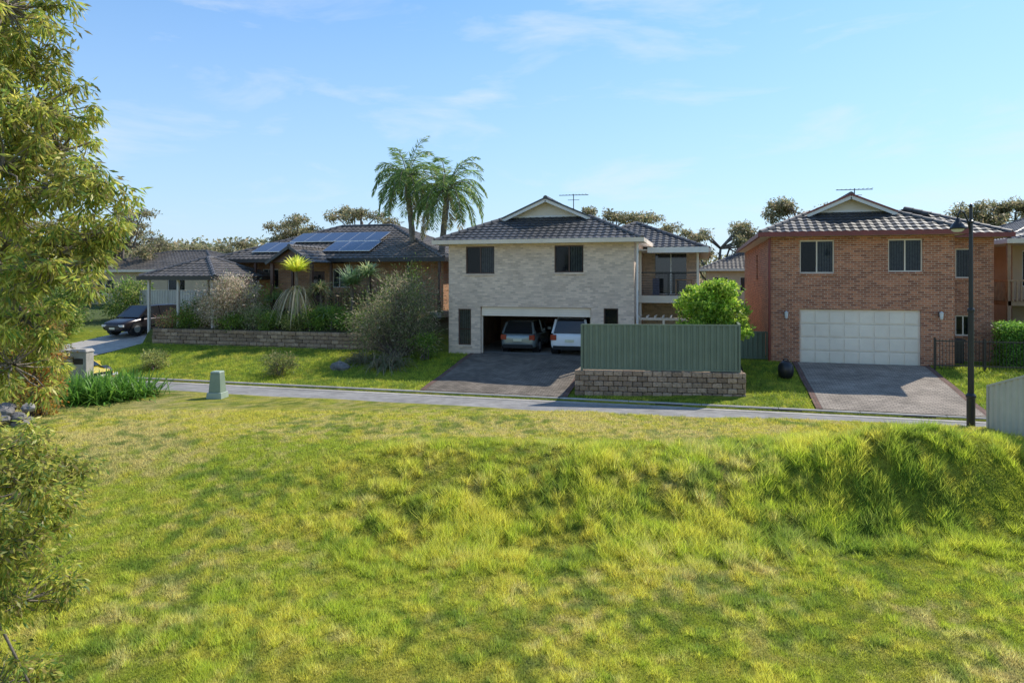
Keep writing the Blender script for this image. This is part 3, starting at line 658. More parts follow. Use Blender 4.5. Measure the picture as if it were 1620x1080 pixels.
# ------------------------------------------------------------ retaining walls
def blockwall(name, p0, p1, z0, z1, depth=.3, hb=.2, lb=.4):
    p0 = Vector(p0); p1 = Vector(p1); d = (p1-p0); Ln = d.length; d.normalize(); nrm = Vector((-d.y, d.x))
    b = B(); rows = max(1, round((z1-z0)/hb)); hb = (z1-z0)/rows; rr = random.Random(3)
    for r in range(rows):
        a = -(lb/2 if r%2 else 0)
        while a < Ln:
            s0 = max(a, 0)+.006; s1 = min(a+lb, Ln)-.006
            if s1-s0 > .05:
                j = rr.uniform(-.035, .03)+.012*r; vs = []
                for (s, off, z) in ((s0, j, 0), (s1, j, 0), (s1, depth, 0), (s0, depth, 0), (s0, j, hb-.012), (s1, j, hb-.012), (s1, depth, hb-.012), (s0, depth, hb-.012)):
                    q = p0+d*s+nrm*off; vs.append((q.x, q.y, z0+r*hb+z))
                b.add(vs, [(0,3,2,1),(4,5,6,7),(0,1,5,4),(1,2,6,5),(2,3,7,6),(3,0,4,7)], 'block')
            a += lb
    o = b.obj(name, None, bevel=.025); return o
blockwall('retaining_wall', (-4.35, 24.02), (1.5, 24.8), .12, 1.03, lb=.34)
blockwall('retaining_wall', (-27.9, 29.55), (-13.6, 29.55), .55, 1.66)
b = B(); b.add([(-4.2,24.25,1.0),(1.4,25.0,1.0),(1.4,29.4,1.0),(-4.2,29.4,1.0)], [(0,1,2,3)], 'bark'); b.add([(-4.34,24.35,.1),(-4.34,29.4,.5),(-4.34,29.4,1.0),(-4.34,24.35,1.0)], [(0,1,2,3)], 'concrete')
b.add([(1.45,25,.1),(1.45,29.4,.5),(1.45,29.4,1.0),(1.45,25,1.0)], [(0,1,2,3)], 'concrete'); b.obj('garden_bed')

# ------------------------------------------------------------ sheet-metal fences
def sheetfence(name, p0, p1, zb0, zt0, zb1, zt1, k, post=2.4):
    p0 = Vector((*p0, 0)); p1 = Vector((*p1, 0)); d = p1-p0; Ln = d.length; d.normalize(); n = Vector((d.y, -d.x, 0))
    e = empty(name, (p0.x, p0.y, zb0)); b = B(); vs = []; fs = []; a = 0; prof = [(0,0),(.06,0),(.08,.035),(.16,.035),(.18,0)]; pts = []
    while a < Ln:
        for (q, o) in prof[:-1]:
            if a+q <= Ln: pts.append((a+q, o))
        a += .2
    for (a, o) in pts:
        t = a/Ln; q = p0+d*a+n*o; vs += [(q.x, q.y, zb0+(zb1-zb0)*t), (q.x, q.y, zt0+(zt1-zt0)*t-.02)]
    for i in range(len(pts)-1): fs.append((2*i, 2*i+2, 2*i+3, 2*i+1))
    b.add(vs, fs, k); b.obj('corrugated_sheets', e)
    b = B(); m = max(1, round(Ln/post))
    for i in range(m+1):
        t = i/m; q = p0+d*Ln*t; b.obox((q.x, q.y, zb0+(zb1-zb0)*t-.1), (q.x, q.y, zt0+(zt1-zt0)*t+.01), .07, .09, k)
    b.obox((p0.x, p0.y, zt0), (p1.x, p1.y, zt1), .085, .05, k); b.obox((p0.x, p0.y, zb0+.03), (p1.x, p1.y, zb1+.03), .085, .05, k)
    b.obj('posts_and_rails', e); return e
sheetfence('green_metal_fence', (-4.12, 24.22), (1.28, 24.94), 1.05, 2.64, 1.05, 2.66, 'greenfence')
sheetfence('green_metal_fence', (1.28, 24.98), (1.30, 29.6), 1.05, 2.66, 1.1, 2.66, 'greenfence')
sheetfence('green_metal_fence', (1.35, 31.0), (2.7, 31.0), .85, 2.0, .85, 2.0, 'greenfence')
fx = [(7.12, 20.2), (7.5, 18.9), (9.8, 12.5)]
sheetfence('pale_metal_fence', fx[1], fx[2], h1(*fx[1])-.05, h1(*fx[1])+1.65, h1(*fx[2])-.1, h1(*fx[2])+2.6, 'creamfence')
sheetfence('pale_metal_fence', fx[0], fx[1], h1(*fx[0])-.1, h1(*fx[0])+1.1, h1(*fx[1])-.05, h1(*fx[1])+1.62, 'creamfence')

# ------------------------------------------------------------ centre house
G = .87
def antenna(par, x, y, z):
    b = B(); b.tube([(x,y,z),(x,y,z+1.3)], [.025,.022], 'charcoal', 6); b.tube([(x-.75,y,z+1.25),(x+.75,y+.1,z+1.25)], [.018,.018], 'charcoal', 5)
    for i in range(9):
        xx = x-.7+i*.17; r = .12+.03*i; b.tube([(xx,y-r,z+1.26),(xx,y+r,z+1.27)], [.009,.009], 'charcoal', 4)
    b.tube([(x-.3,y,z+1.0),(x+.3,y,z+1.0)], [.012,.012], 'charcoal', 4); b.obj('tv_antenna', par)
H1 = empty('brick_house', (-7, 29.5, G))
b = B()
holes = [(-10.37,-9.01,4.5,5.74), (-6.24,-4.95,4.55,5.74), (-10.74,-10.12,1.25,2.9), (-4.07,-3.44,1.6,3.0), (-9.67,-4.62,G-.02,3.0)]
wallx(b, -11.2, -2.77, 29.5, 29.73, .3, 5.84, holes, 'cream_brick')
b.box(-11.2, -10.97, 29.73, 48, .3, 5.84, 'cream_brick'); b.box(-3.0, -2.77, 29.73, 34.4, .3, 5.84, 'cream_brick')
b.box(-11.2, -.1, 47.8, 48, .3, 5.84, 'cream_brick'); b.box(-.33, -.1, 34.63, 47.8, .3, 5.6, 'cream_brick')
wallx(b, -3.0+.23, -.1, 34.4, 34.63, .3, 5.6, [(-2.2,-.7,3.52,5.5)], 'cream_brick')
b.obj('walls', H1)
b = B()
b.box(-9.8, -4.5, 29.485, 29.498, 3.003, 3.09, 'cream_brick'); b.obj('lintel_course', H1)
b = B()   # garage interior
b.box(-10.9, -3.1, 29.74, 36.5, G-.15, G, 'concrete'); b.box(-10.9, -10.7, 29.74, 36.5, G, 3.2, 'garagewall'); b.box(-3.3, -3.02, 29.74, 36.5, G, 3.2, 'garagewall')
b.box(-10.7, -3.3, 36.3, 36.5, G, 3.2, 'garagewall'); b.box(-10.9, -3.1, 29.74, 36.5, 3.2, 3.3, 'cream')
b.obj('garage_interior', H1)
b = B(); b.box(-9.64, -4.65, 29.6, 29.66, 2.60, 2.99, 'gdoor')
for i in range(3): b.box(-9.6, -4.7, 29.592, 29.599, 2.68+i*.1, 2.69+i*.1, 'greyfascia')
b.box(-9.6, -4.7, 29.75, 32.0, 2.92, 2.96, 'gdoor'); b.box(-9.67, -9.61, 29.68, 29.74, G, 2.99, 'cream'); b.box(-4.68, -4.62, 29.68, 29.74, G, 2.99, 'cream'); b.obj('open_garage_door', H1)
b = B(); rr = random.Random(8)
for i in range(26):
    x = rr.uniform(-9.4, -4.2); z = G+rr.choice([0, .5, 1.0, 1.5]); wv = rr.uniform(.2, .6); b.box(x, x+wv, 35.4, 35.9+rr.uniform(0,.2), z+.02, z+rr.uniform(.2, .48), 'clutter')
for z in (.5, 1.0, 1.5): b.box(-9.6, -3.5, 35.35, 36.25, G+z-.03, G+z, 'wood')
b.obj('garage_shelving', H1)
window(H1, 'window_upper', -10.37, -9.01, 4.5, 5.74, 29.5, 'browntrim', 2, (.52, 1), 'cream_brick')
window(H1, 'window_upper_2', -6.24, -4.95, 4.55, 5.74, 29.5, 'browntrim', 2, (.55, 1), 'cream_brick')
window(H1, 'window_lower', -10.74, -10.12, 1.25, 2.9, 29.5, 'browntrim', 1, (0, 1), 'cream_brick')
window(H1, 'window_lower_2', -4.07, -3.44, 1.6, 3.0, 29.5, 'browntrim', 1, None, 'cream_brick')
b = B(); b.box(-10.8, -10.06, 29.6, 29.63, 1.95, 2.0, 'browntrim'); b.obj('window_bar', H1)
b = B(); dutch(b, -11.7, -2.4, 29.0, 45, 6.0, .445, 2.67, 'tile_dark', 'cream', 'charcoal')
hip(b, -7.2, .35, 34.05, 50, 5.72, .42, 'tile_dark'); b.obj('roof', H1)
b = B(); eaves(b, -11.7, -2.4, 29.0, 45, 6.0, 'cream')
b.box(-2.29, .45, 33.95, 34.05, 5.55, 5.73, 'cream'); b.box(.35, .45, 34.05, 50, 5.55, 5.73, 'cream'); b.box(-2.28, .35, 34.06, 50, 5.57, 5.6, 'white')
b.tube([(-2.62,29.4,5.8),(-2.62,29.4,.9)], [.045,.045], 'white', 8); b.obj('gutters_and_soffit', H1)
b = B()   # balcony
b.box(-2.75, -.1, 31.2, 34.38, 3.28, 3.5, 'greyfascia'); b.box(-2.8, -.05, 31.12, 31.2, 3.2, 3.52, 'cream'); b.box(-.1, -.04, 31.2, 34.4, 3.2, 3.52, 'cream')
b.box(-2.75, -.1, 31.3, 34.3, 3.2, 3.27, 'wood')
for x in (-2.7, -.2): b.box(x, x+.1, 31.2, 31.3, .9, 5.5, 'cream')
b.box(-2.75, -.1, 31.22, 31.27, 4.52, 4.58, 'black')
for i in range(8): b.box(-2.6, -.2, 31.235, 31.25, 3.62+i*.11, 3.635+i*.11, 'black')
b.box(-1.45, -1.4, 31.22, 31.27, 3.5, 4.52, 'black'); b.box(-.15, -.1, 31.3, 34.3, 4.52, 4.58, 'black')
for i in range(28): b.box(-.135, -.12, 31.3+i*.11, 31.315+i*.11, 3.5, 4.52, 'black')
b.box(-2.74, .25, 30.75, 34.35, 5.52, 5.58, 'white'); b.box(-2.3, .3, 30.68, 30.75, 5.42, 5.66, 'white'); b.box(.25, .31, 30.75, 33.9, 5.42, 5.66, 'white')
b.obj('balcony', H1)
b = B(); b.box(-2.2,-.7,34.5,34.53,3.52,5.5,'dglass'); b.box(-1.47,-1.42,34.46,34.49,3.52,5.5,'alu'); b.box(-2.25,-.65,34.37,34.39,5.5,5.56,'white'); b.box(-2.2,-.7,34.42,34.46,3.5,3.54,'alu')
b.box(-2.2,-1.9,32.6,32.9,3.52,4.3,'clutter'); b.box(-1.2,-.4,32.9,33.4,4.2,4.24,'wood')
for q in ((-1.15,32.95),(-.45,32.95),(-1.15,33.35),(-.45,33.35)): b.box(q[0]-.02,q[0]+.02,q[1]-.02,q[1]+.02,3.5,4.2,'wood')
b.obj('sliding_door_and_furniture', H1)
antenna(H1, -6.3, 34.5, 7.3)
b = B(); b.box(-2.7, -.4, 29.9, 30.0, 2.5, 2.6, 'cream')
for x in (-3.8+1.1, -1.6, -.45): b.box(x, x+.09, 29.9, 29.99, 1.0, 2.5, 'cream')
for i in range(7): b.box(-2.6+i*.33, -2.55+i*.33, 29.6, 31.0, 2.6, 2.68, 'cream')
b.obj('pergola', H1)

# ------------------------------------------------------------ right house
H2 = empty('brick_house', (6.1, 30, .82)); b = B(); g = .82
wallx(b, 2.78, 9.43, 30, 30.23, .3, 5.98, [(3.87,5.17,4.5,5.84), (7.12,8.34,4.55,5.84), (3.87,8.28,g-.02,3.04)], 'red_brick')
b.box(2.78, 3.01, 30.23, 37, .3, 5.98, 'red_brick'); b.box(2.78, 3.01, 37, 37.9, .3, 4.3, 'red_brick'); b.box(2.78, 3.01, 37, 37.9, 5.5, 5.98, 'red_brick'); b.box(2.78, 3.01, 37.9, 48, .3, 5.98, 'red_brick')
b.box(9.2, 9.43, 30.23, 32.5, .3, 5.98, 'red_brick'); wallx(b, 9.43, 11.65, 32.5, 32.73, .3, 5.98, [(10.25,10.85,4.3,5.54), (10.25,10.85,1.9,2.75)], 'red_brick')
b.box(11.42, 11.65, 32.73, 48, .3, 5.98, 'red_brick'); b.box(3.01, 11.42, 47.77, 48, .3, 5.98, 'red_brick'); b.obj('walls', H2)
b = B(); b.box(3.0,3.05,37,37.9,4.3,5.5,'dglass'); b.box(2.95,3.0,37.42,37.48,4.3,5.5,'white'); b.box(2.72,2.775,36.95,37.95,4.2,4.3,'red_brick'); b.obj('side_window', H2)
b = B(); b.box(3.87, 8.28, 30.1, 30.14, g, 3.04, 'gdoor')
for r in range(4):
    for q in range(8):
        x0 = 3.87+.06+q*(4.41-.06)/8; z0 = g+.05+r*(2.17/4); b.box(x0, x0+.46, 30.072, 30.1, z0, z0+.44, 'gdoor')
for r in range(1, 4): b.box(3.88, 8.27, 30.096, 30.0995, g+r*(2.17/4)-.012, g+r*(2.17/4)-.004, 'charcoal')
b.obj('garage_door', H2, bevel=.012)
window(H2, 'window_upper', 3.87, 5.17, 4.5, 5.84, 30, 'cream', 2, (.5, 1), 'red_brick'); window(H2, 'window_upper_2', 7.12, 8.34, 4.55, 5.84, 30, 'cream', 2, (0, 1), 'red_brick')
window(H2, 'window_side', 10.25, 10.85, 4.3, 5.54, 32.5, 'cream', 1, (0, 1), 'red_brick'); window(H2, 'window_side_2', 10.25, 10.85, 1.9, 2.75, 32.5, 'cream', 2, None, 'red_brick')
b = B(); b.box(3.6, 8.55, 29.985, 29.998, 3.045, 3.15, 'red_brick'); b.obj('lintel_course', H2)
b = B(); dutch(b, 2.32, 9.72, 29.5, 47.5, 6.15, .445, 2.1, 'tile_dark', 'cream', 'redfascia')
tiles(b, [(9.72,32,6.15),(12.1,32,6.15),(9.72,34.4,7.22)], 'tile_dark'); tiles(b, [(12.1,32,6.15),(12.1,46,6.15),(9.0,46,7.5),(9.0,35.1,7.5)], 'tile_dark')
cap(b, (12.1,32,6.15), (9.0,35.1,7.5)); b.obj('roof', H2)
b = B(); eaves(b, 2.32, 9.72, 29.5, 47.5, 6.15, 'redfascia'); b.box(9.83, 12.2, 31.9, 32, 5.98, 6.16, 'redfascia'); b.box(12.1, 12.2, 32, 46, 5.98, 6.16, 'redfascia'); b.box(9.83, 12.1, 32, 46, 5.99, 6.02, 'white')
b.tube([(2.7,29.92,5.95),(2.7,29.92,.85)], [.045,.045], 'redfascia', 8); b.obj('gutters_and_soffit', H2)
for x, z in ((3.34, 2.85), (8.93, 2.9)):
    b = B(); b.box(x-.05, x+.05, 29.96, 29.998, z-.1, z+.1, 'black'); b.tube([(x,29.97,z),(x,29.85,z+.12),(x,29.8,z+.1)], [.012]*3, 'black', 6)
    b.lathe(x, 29.8, [(.001,z+.12),(.09,z+.06),(.075,z+.05),(.055,z-.17),(.03,z-.2),(.001,z-.2)], 'lampglass', 8); b.obj('wall_lantern', H2)
antenna(H2, 6.5, 33.0, 6.95)
b = B()
for x in np.arange(8.6, 11.9, .11): b.box(x-.008, x+.008, 29.3, 29.316, .9, 2.0, 'black')
b.box(8.55, 11.9, 29.29, 29.33, 1.9, 1.94, 'black'); b.box(8.55, 11.9, 29.29, 29.33, .98, 1.02, 'black')
for x in (8.55, 10.2, 11.9): b.box(x-.03, x+.03, 29.28, 29.34, .8, 2.05, 'black')
b.obj('metal_picket_fence')
b = B(); b.box(9.75,10.25,31.5,32.0,.83,1.75,'black'); b.box(9.72,10.28,31.45,32.05,1.75,1.83,'black'); b.tube([(9.7,31.95,.95),(9.76,31.95,.95)],[.12,.12],'black',12); b.tube([(10.24,31.95,.95),(10.3,31.95,.95)],[.12,.12],'black',12); b.obj('wheelie_bin', bevel=.02)
x, y = 3.05, 27.4; z = h1(x, y)
b = B(); b.lathe(x, y, [(.001,z),(.2,z),(.26,z+.12),(.29,z+.3),(.27,z+.48),(.2,z+.6),(.1,z+.66),(.001,z+.67)], 'black', 14); b.tube([(x-.1,y,z+.66),(x-.05,y,z+.72),(x+.05,y,z+.72),(x+.1,y,z+.66)], [.02]*4, 'black', 6); b.obj('compost_bin', smooth=True)

# ------------------------------------------------------------ left house
H3 = empty('brick_house', (-20.5, 35.5, 2.5)); b = B(); f = 2.5
wallx(b, -27.2, -13.8, 35.5, 35.73, 1.5, 5.3, [(-25.4,-24.3,3.7,4.85), (-20.7,-19.4,3.75,4.85), (-22.2,-21.2,2.55,4.7)], 'tan_brick')
b.box(-14.03, -13.8, 35.73, 44.5, 1, 5.3, 'tan_brick'); b.box(-27.2, -26.97, 35.73, 44.5, 1, 5.3, 'tan_brick'); b.box(-27.2, -13.8, 44.3, 44.5, 1, 5.3, 'tan_brick'); b.obj('walls', H3)
window(H3, 'window', -25.4, -24.3, 3.7, 4.85, 35.5, 'white', 3, (0, 1)); window(H3, 'window_2', -20.7, -19.4, 3.75, 4.85, 35.5, 'white', 3, (0, 1))
b = B(); b.box(-22.2, -21.2, 35.6, 35.65, 2.55, 4.7, 'browntrim'); b.box(-22.0,-21.4,35.58,35.6,3.3,4.5,'dglass'); b.obj('front_door', H3)
b = B(); hip(b, -27.8, -13.2, 34.0, 45.0, 5.4, .404, 'tile_brown')
tiles(b, [(-22.55,31.9,5.15),(-21.2,31.9,6.0),(-21.2,35.5,6.0),(-22.55,35.5,5.15)], 'tile_brown'); tiles(b, [(-19.85,31.9,5.15),(-21.2,31.9,6.0),(-21.2,35.5,6.0),(-19.85,35.5,5.15)], 'tile_brown')
cap(b, (-21.2,31.9,6.02), (-21.2,35.5,6.02)); b.poly([(-22.4,32.1,5.15),(-20.0,32.1,5.15),(-21.2,32.1,5.9)], 'browntrim')
for sg in (-1, 1): b.obox((-21.2+sg*1.42,31.86,5.08), (-21.2,31.86,5.97), .05, .15, 'charcoal')
b.obj('roof', H3)
b = B(); b.box(-27.9, -13.1, 33.9, 34.0, 5.2, 5.41, 'darktrim'); b.box(-27.9,-27.8,34,45,5.2,5.41,'darktrim'); b.box(-13.2,-13.1,34,45,5.2,5.41,'darktrim'); b.box(-27.8,-13.2,34,45,5.22,5.25,'cream')
for x in (-27.0, -24.9, -22.45, -20.0, -17.6, -15.3, -13.5): b.box(x-.06, x+.06, 34.1, 34.22, 2.4, 5.2, 'browntrim')
for x in (-22.4, -20.0): b.box(x-.08, x+.08, 32.1, 32.26, 2.0, 5.1, 'browntrim')
b.box(-27.5,-13.3,33.9,35.48,2.2,2.5,'concrete')
b.box(-20,-13.5,34.12,34.18,3.4,3.46,'browntrim')
for x in np.arange(-20, -13.5, .16): b.box(x-.015, x+.015, 34.13, 34.16, 2.5, 3.4, 'browntrim')
b.obj('verandah', H3)
b = B(); p = .404
def pan(x, y):
    z = lambda yy: 5.4+(yy-34)*p
    w0, d0 = .98, 1.5
    b.add([(x,y,z(y)+.12),(x+w0,y,z(y)+.12),(x+w0,y+d0,z(y+d0)+.12),(x,y+d0,z(y+d0)+.12),(x,y,z(y)+.16),(x+w0,y,z(y)+.16),(x+w0,y+d0,z(y+d0)+.16),(x,y+d0,z(y+d0)+.16)],
          [(0,3,2,1),(4,5,6,7),(0,1,5,4),(1,2,6,5),(2,3,7,6),(3,0,4,7)], 'alu')
    i = .025; b.add([(x+i,y+i,z(y+i)+.163),(x+w0-i,y+i,z(y+i)+.163),(x+w0-i,y+d0-i,z(y+d0-i)+.163),(x+i,y+d0-i,z(y+d0-i)+.163)], [(0,1,2,3)], 'panel')
for i in range(2): pan(-25.6+i*1.0, 34.75)
for i in range(3): pan(-20.9+i*1.0, 34.75)
for i in range(6): pan(-24.1+i*1.0, 36.35)
b.obj('solar_panels', H3)
CP = empty('carport', (-26.6, 32.5, 1)); b = B(); hip(b, -29.2, -24.4, 30.1, 35.3, 4.4, .44, 'tile_brown'); b.obj('roof', CP)
b = B(); b.box(-29.3,-24.3,30.0,30.1,4.2,4.41,'darktrim'); b.box(-29.3,-29.2,30.1,35.3,4.2,4.41,'darktrim'); b.box(-24.4,-24.3,30.1,35.3,4.2,4.41,'darktrim'); b.box(-29.2,-24.4,30.1,35.3,4.22,4.25,'cream')
for (x, y) in ((-28.75,30.3),(-26.9,30.35),(-24.7,30.3),(-28.75,34.9)): b.box(x-.06,x+.06,y-.06,y+.06,h1(x,y)-.1,4.2,'greyfascia')
b.box(-28.3, -24.5, 35.31, 35.45, 1, 4.2, 'tan_brick'); b.obj('posts_and_gutters', CP)

# ------------------------------------------------------------ other houses
def simple_house(name, x0, x1, y0, y1, zb, ze, p, wall, tile, wins):
    e = empty(name, ((x0+x1)/2, y0, zb)); b = B(); wallx(b, x0, x1, y0, y0+.2, zb, ze, wins, wall)
    b.box(x0, x0+.2, y0+.2, y1, zb, ze, wall); b.box(x1-.2, x1, y0+.2, y1, zb, ze, wall); b.obj('walls', e)
    b = B(); hip(b, x0-.5, x1+.5, y0-.5, y1+.5, ze+.05, p, tile); b.box(x0-.6,x1+.6,y0-.6,y0-.5,ze-.12,ze+.06,'cream'); b.box(x0-.6,x0-.5,y0-.5,y1,ze-.12,ze+.06,'cream'); b.box(x1+.5,x1+.6,y0-.5,y1,ze-.12,ze+.06,'cream'); b.box(x0-.5,x1+.5,y0-.5,y1+.5,ze-.1,ze-.07,'white'); b.obj('roof', e)
    for i, w in enumerate(wins): window(e, 'window_%d' % (i+1), *w, y0, 'white', 2, (0, .5))
    return e
simple_house('neighbouring_house', .4, 6.0, 58, 68, 1, 5.0, .42, 'render', 'tile_brown', [(.9,2.1,3.2,4.4), (3.0,4.2,3.2,4.4)])
simple_house('neighbouring_house', -49, -35.5, 44, 54, 1.5, 4.9, .3, 'render', 'tile_brown', [(-47,-45.2,3,4.2), (-40,-38.4,3,4.2)])
simple_house('neighbouring_house', 17.5, 27, 46, 56, 1, 6.6, .42, 'render', 'tile_dark', [(18.5,20,4.3,5.7), (22,23.6,4.3,5.7)])
H4 = empty('timber_deck_house', (17, 36, 1)); b = B(); wallx(b, 14.2, 24, 37.5, 37.7, .5, 6.0, [(14.6,16.2,3.9,5.6), (18,19.8,3.9,5.6), (14.8,16.4,1.2,2.9)], 'render'); b.box(14.2,14.4,37.7,46,.5,6.0,'render'); b.obj('walls', H4)
window(H4,'window_1',14.6,16.2,3.9,5.6,37.5,'white',2,None); window(H4,'window_2',18,19.8,3.9,5.6,37.5,'white',2,None); window(H4,'window_3',14.8,16.4,1.2,2.9,37.5,'white',2,None)
b = B(); hip(b, 12.9, 25, 34.4, 46.5, 6.0, .2, 'tile_dark'); b.box(12.8,25,34.3,34.4,5.82,6.02,'cream'); b.box(12.8,12.9,34.4,46,5.82,6.02,'cream'); b.box(12.9,25,34.4,46,5.84,5.87,'white'); b.obj('roof', H4)
b = B(); b.box(12.9,24,34.5,37.48,3.1,3.3,'wood'); b.box(12.85,24,34.4,34.5,4.15,4.24,'wood')
for x in np.arange(12.9, 24, .16): b.box(x-.03, x+.03, 34.42, 34.46, 3.3, 4.15, 'wood')
for x in (12.95, 15.5, 18.5, 22): b.box(x-.07,x+.07,34.5,34.64,.5,5.84,'wood')
b.box(12.85,12.9,34.5,37.5,4.15,4.24,'wood')
for y in np.arange(34.5, 37.5, .16): b.box(12.86,12.9,y-.03,y+.03,3.3,4.15,'wood')
b.obj('deck', H4)
sheetfence('pale_metal_fence', (-36, 37.2), (-29.4, 37.2), 1.2, 3.5, 1.2, 3.5, 'creamfence')

# ------------------------------------------------------------ cars
def car(name, loc, yaw, Ln, Wd, Ht, colr, suv=False, metal=.4):
    e = empty(name, loc); pm = pmat(name+'_paint', colr, tuple(x*.95 for x in colr), 1, .22, metal=metal)
    T = Matrix.Translation(Vector(loc)) @ Matrix.Rotation(yaw, 4, 'Z'); hw = Wd/2; belt = Ht*(.60 if suv else .62)
    gcl = .22 if suv else .18
    b = B(); b.T = T
    st = [(-.5, .80, .35, belt*.86), (-.485, .93, gcl+.06, belt*.98), (-.42, 1, gcl, belt), (-.25, 1, gcl, belt+.01), (0, 1, gcl, belt), (.2, 1, gcl, belt-.02), (.3, .99, gcl, belt-.06), (.42, .95, gcl, belt-.16), (.485, .86, gcl+.05, belt-.27), (.5, .72, .35, belt-.36)]
    vs = []; n = None
    for (y, f, zb, zt) in st:
        w = hw*f; h = zt-zb
        ring = [(0,zb),(w*.8,zb),(w*.97,zb+.08),(w,zb+h*.35),(w*.985,zb+h*.65),(w*.93,zt-.04),(w*.8,zt),(0,zt)]
        ring = ring+[(-a, z) for (a, z) in ring[-2:0:-1]]; n = len(ring); vs += [(a, y*Ln, z) for (a, z) in ring]
    fs = [(i*n+j, i*n+(j+1)%n, (i+1)*n+(j+1)%n, (i+1)*n+j) for i in range(len(st)-1) for j in range(n)]+[tuple(range(n-1,-1,-1)), tuple((len(st)-1)*n+j for j in range(n))]
    b.add(vs, fs, pm); b.obj('body', e, smooth=True, sub=1)
    b = B(); b.T = T
    gs = [(-.475, .84, .84, belt-.03, belt+.0), (-.43 if suv else -.40, .86, .70, belt-.03, Ht-.06), (-.33, .88, .72, belt-.03, Ht), (-.08, .9, .73, belt-.03, Ht), (.08, .9, .71, belt-.03, Ht-.04), (.27, .88, .8, belt-.05, belt+.0)]
    vs = []
    for (y, fb, ft, zb, zt) in gs:
        vs += [(a*hw, y*Ln, z) for (a, z) in ((fb,zb),(ft,zt-.05*(zt-zb)),(ft*.85,zt),(-ft*.85,zt),(-ft,zt-.05*(zt-zb)),(-fb,zb))]
    for i in range(len(gs)-1):
        for j in range(5):
            k = 'carglass' if j in (0, 4) or i in (0, len(gs)-2) else pm
            b.add([vs[i*6+j], vs[i*6+j+1], vs[i*6+6+j+1], vs[i*6+6+j]], [(0,1,2,3)], k)
    for i in (1, 3):
        for sg in (0, 1):
            a, q = (0, 1) if sg == 0 else (5, 4); b.obox(vs[i*6+a], vs[i*6+q], .05, .05, pm)
    for sg in (0, 1):
        a, q = (0, 1) if sg == 0 else (5, 4)
        b.obox(vs[a], vs[6+q], .09, .07, pm); b.obox(vs[5*6+a], vs[4*6+q], .06, .05, pm)
    b.obj('cabin', e, smooth=False)
    b = B(); b.T = T
    yr = -.5*Ln
    for sg in (-1, 1):
        b.box(sg*hw*.78-.13, sg*hw*.78+.13, yr-.01, yr+.1, belt*.68, belt*.92, 'lens')
        b.box(sg*hw*.66-.17, sg*hw*.66+.17, .478*Ln, .5*Ln-.01, belt*.5, belt*.62, 'lampglass')
        b.box(sg*(hw+.02)-.1, sg*(hw+.02)+.1, .17*Ln, .2*Ln, belt, belt+.14, pm)
    b.box(-.2, .2, yr-.02, yr+.02, belt*.60, belt*.60+.12, 'plate'); b.box(-hw*.8, hw*.8, yr-.015, yr+.08, gcl+.05, gcl+.22, 'rubber')
    b.box(-hw*.55, hw*.55, .5*Ln-.06, .5*Ln+.005, .38, .56, 'black'); b.box(-.2, .2, .5*Ln, .5*Ln+.015, .36, .47, 'plate')
    b.obj('lights_and_trim', e, bevel=.01)
    b = B(); b.T = T; r = .36 if suv else .32
    for yy in (-.31*Ln, .31*Ln):
        for sg in (-1, 1):
            b.tube([(sg*(hw-.24), yy, r), (sg*(hw+.005), yy, r)], [r, r], 'rubber', 20); b.tube([(sg*(hw-.02), yy, r), (sg*(hw+.015), yy, r)], [r*.62, r*.58], 'alu', 12)
            b.tube([(sg*(hw-.3), yy, r+.02), (sg*(hw-.001), yy, r+.02)], [r*1.16, r*1.16], 'black', 20)
    b.obj('wheels', e)
    return e
car('hatchback_car', (-8.1, 32.2, G), 0, 4.1, 1.72, 1.47, (.26,.30,.30))
car('white_suv', (-5.6, 31.9, G), 0, 4.5, 1.85, 1.68, (.84,.84,.83), True, 0)
car('dark_suv', (-31.8, 33.2, h1(-31.8, 33.2)-.03), math.pi-.05, 4.5, 1.85, 1.68, (.035,.03,.035), True)
car('yellow_car', (-24.9, 21.9, 0.0), -math.pi/2, 3.8, 1.65, 1.2, (.65,.50,.05), False, 0)

# ------------------------------------------------------------ street furniture
lx, ly = 6.84, 20.55; lz = h1(lx, ly)-.03
LP = empty('street_lamp', (lx, ly, lz)); t = 6.05
b = B(); b.lathe(lx, ly, [(.13,lz),(.13,lz+.06),(.10,lz+.08),(.10,lz+.95),(.12,lz+.97),(.12,lz+1.02),(.075,lz+1.08),(.065,lz+3.2),(.085,lz+3.22),(.085,lz+3.28),(.055,lz+3.32),(.045,lz+t-.5),(.07,lz+t-.48),(.07,lz+t-.44),(.04,lz+t-.42),(.035,lz+t-.1),(.05,lz+t-.06),(.03,lz+t),(.001,lz+t+.02)], 'black', 16); b.obj('post', LP, smooth=False)
b = B(); dx, dy = -c_, -s_; ax = [(0,t-.8),(.08,t-.45),(.18,t-.22),(.28,t-.18),(.34,t-.28),(.35,t-.38)]
b.tube([(lx+dx*a, ly+dy*a, lz+z) for a, z in ax], [.022]*6, 'black', 8)
cx, cy = lx+dx*.35, ly+dy*.35; z = lz+t-.38
b.lathe(cx, cy, [(.02,z+.02),(.05,z),(.06,z-.08),(.11,z-.12),(.17,z-.22),(.20,z-.28),(.18,z-.28),(.1,z-.18)], 'black', 16)
b.lathe(cx, cy, [(.16,z-.27),(.14,z-.31),(.09,z-.35),(.001,z-.36)], 'lampglass', 16); b.obj('lantern', LP, smooth=True)
kx, ky = -15.7, 19.5; kz = h1(kx, ky)
b = B()
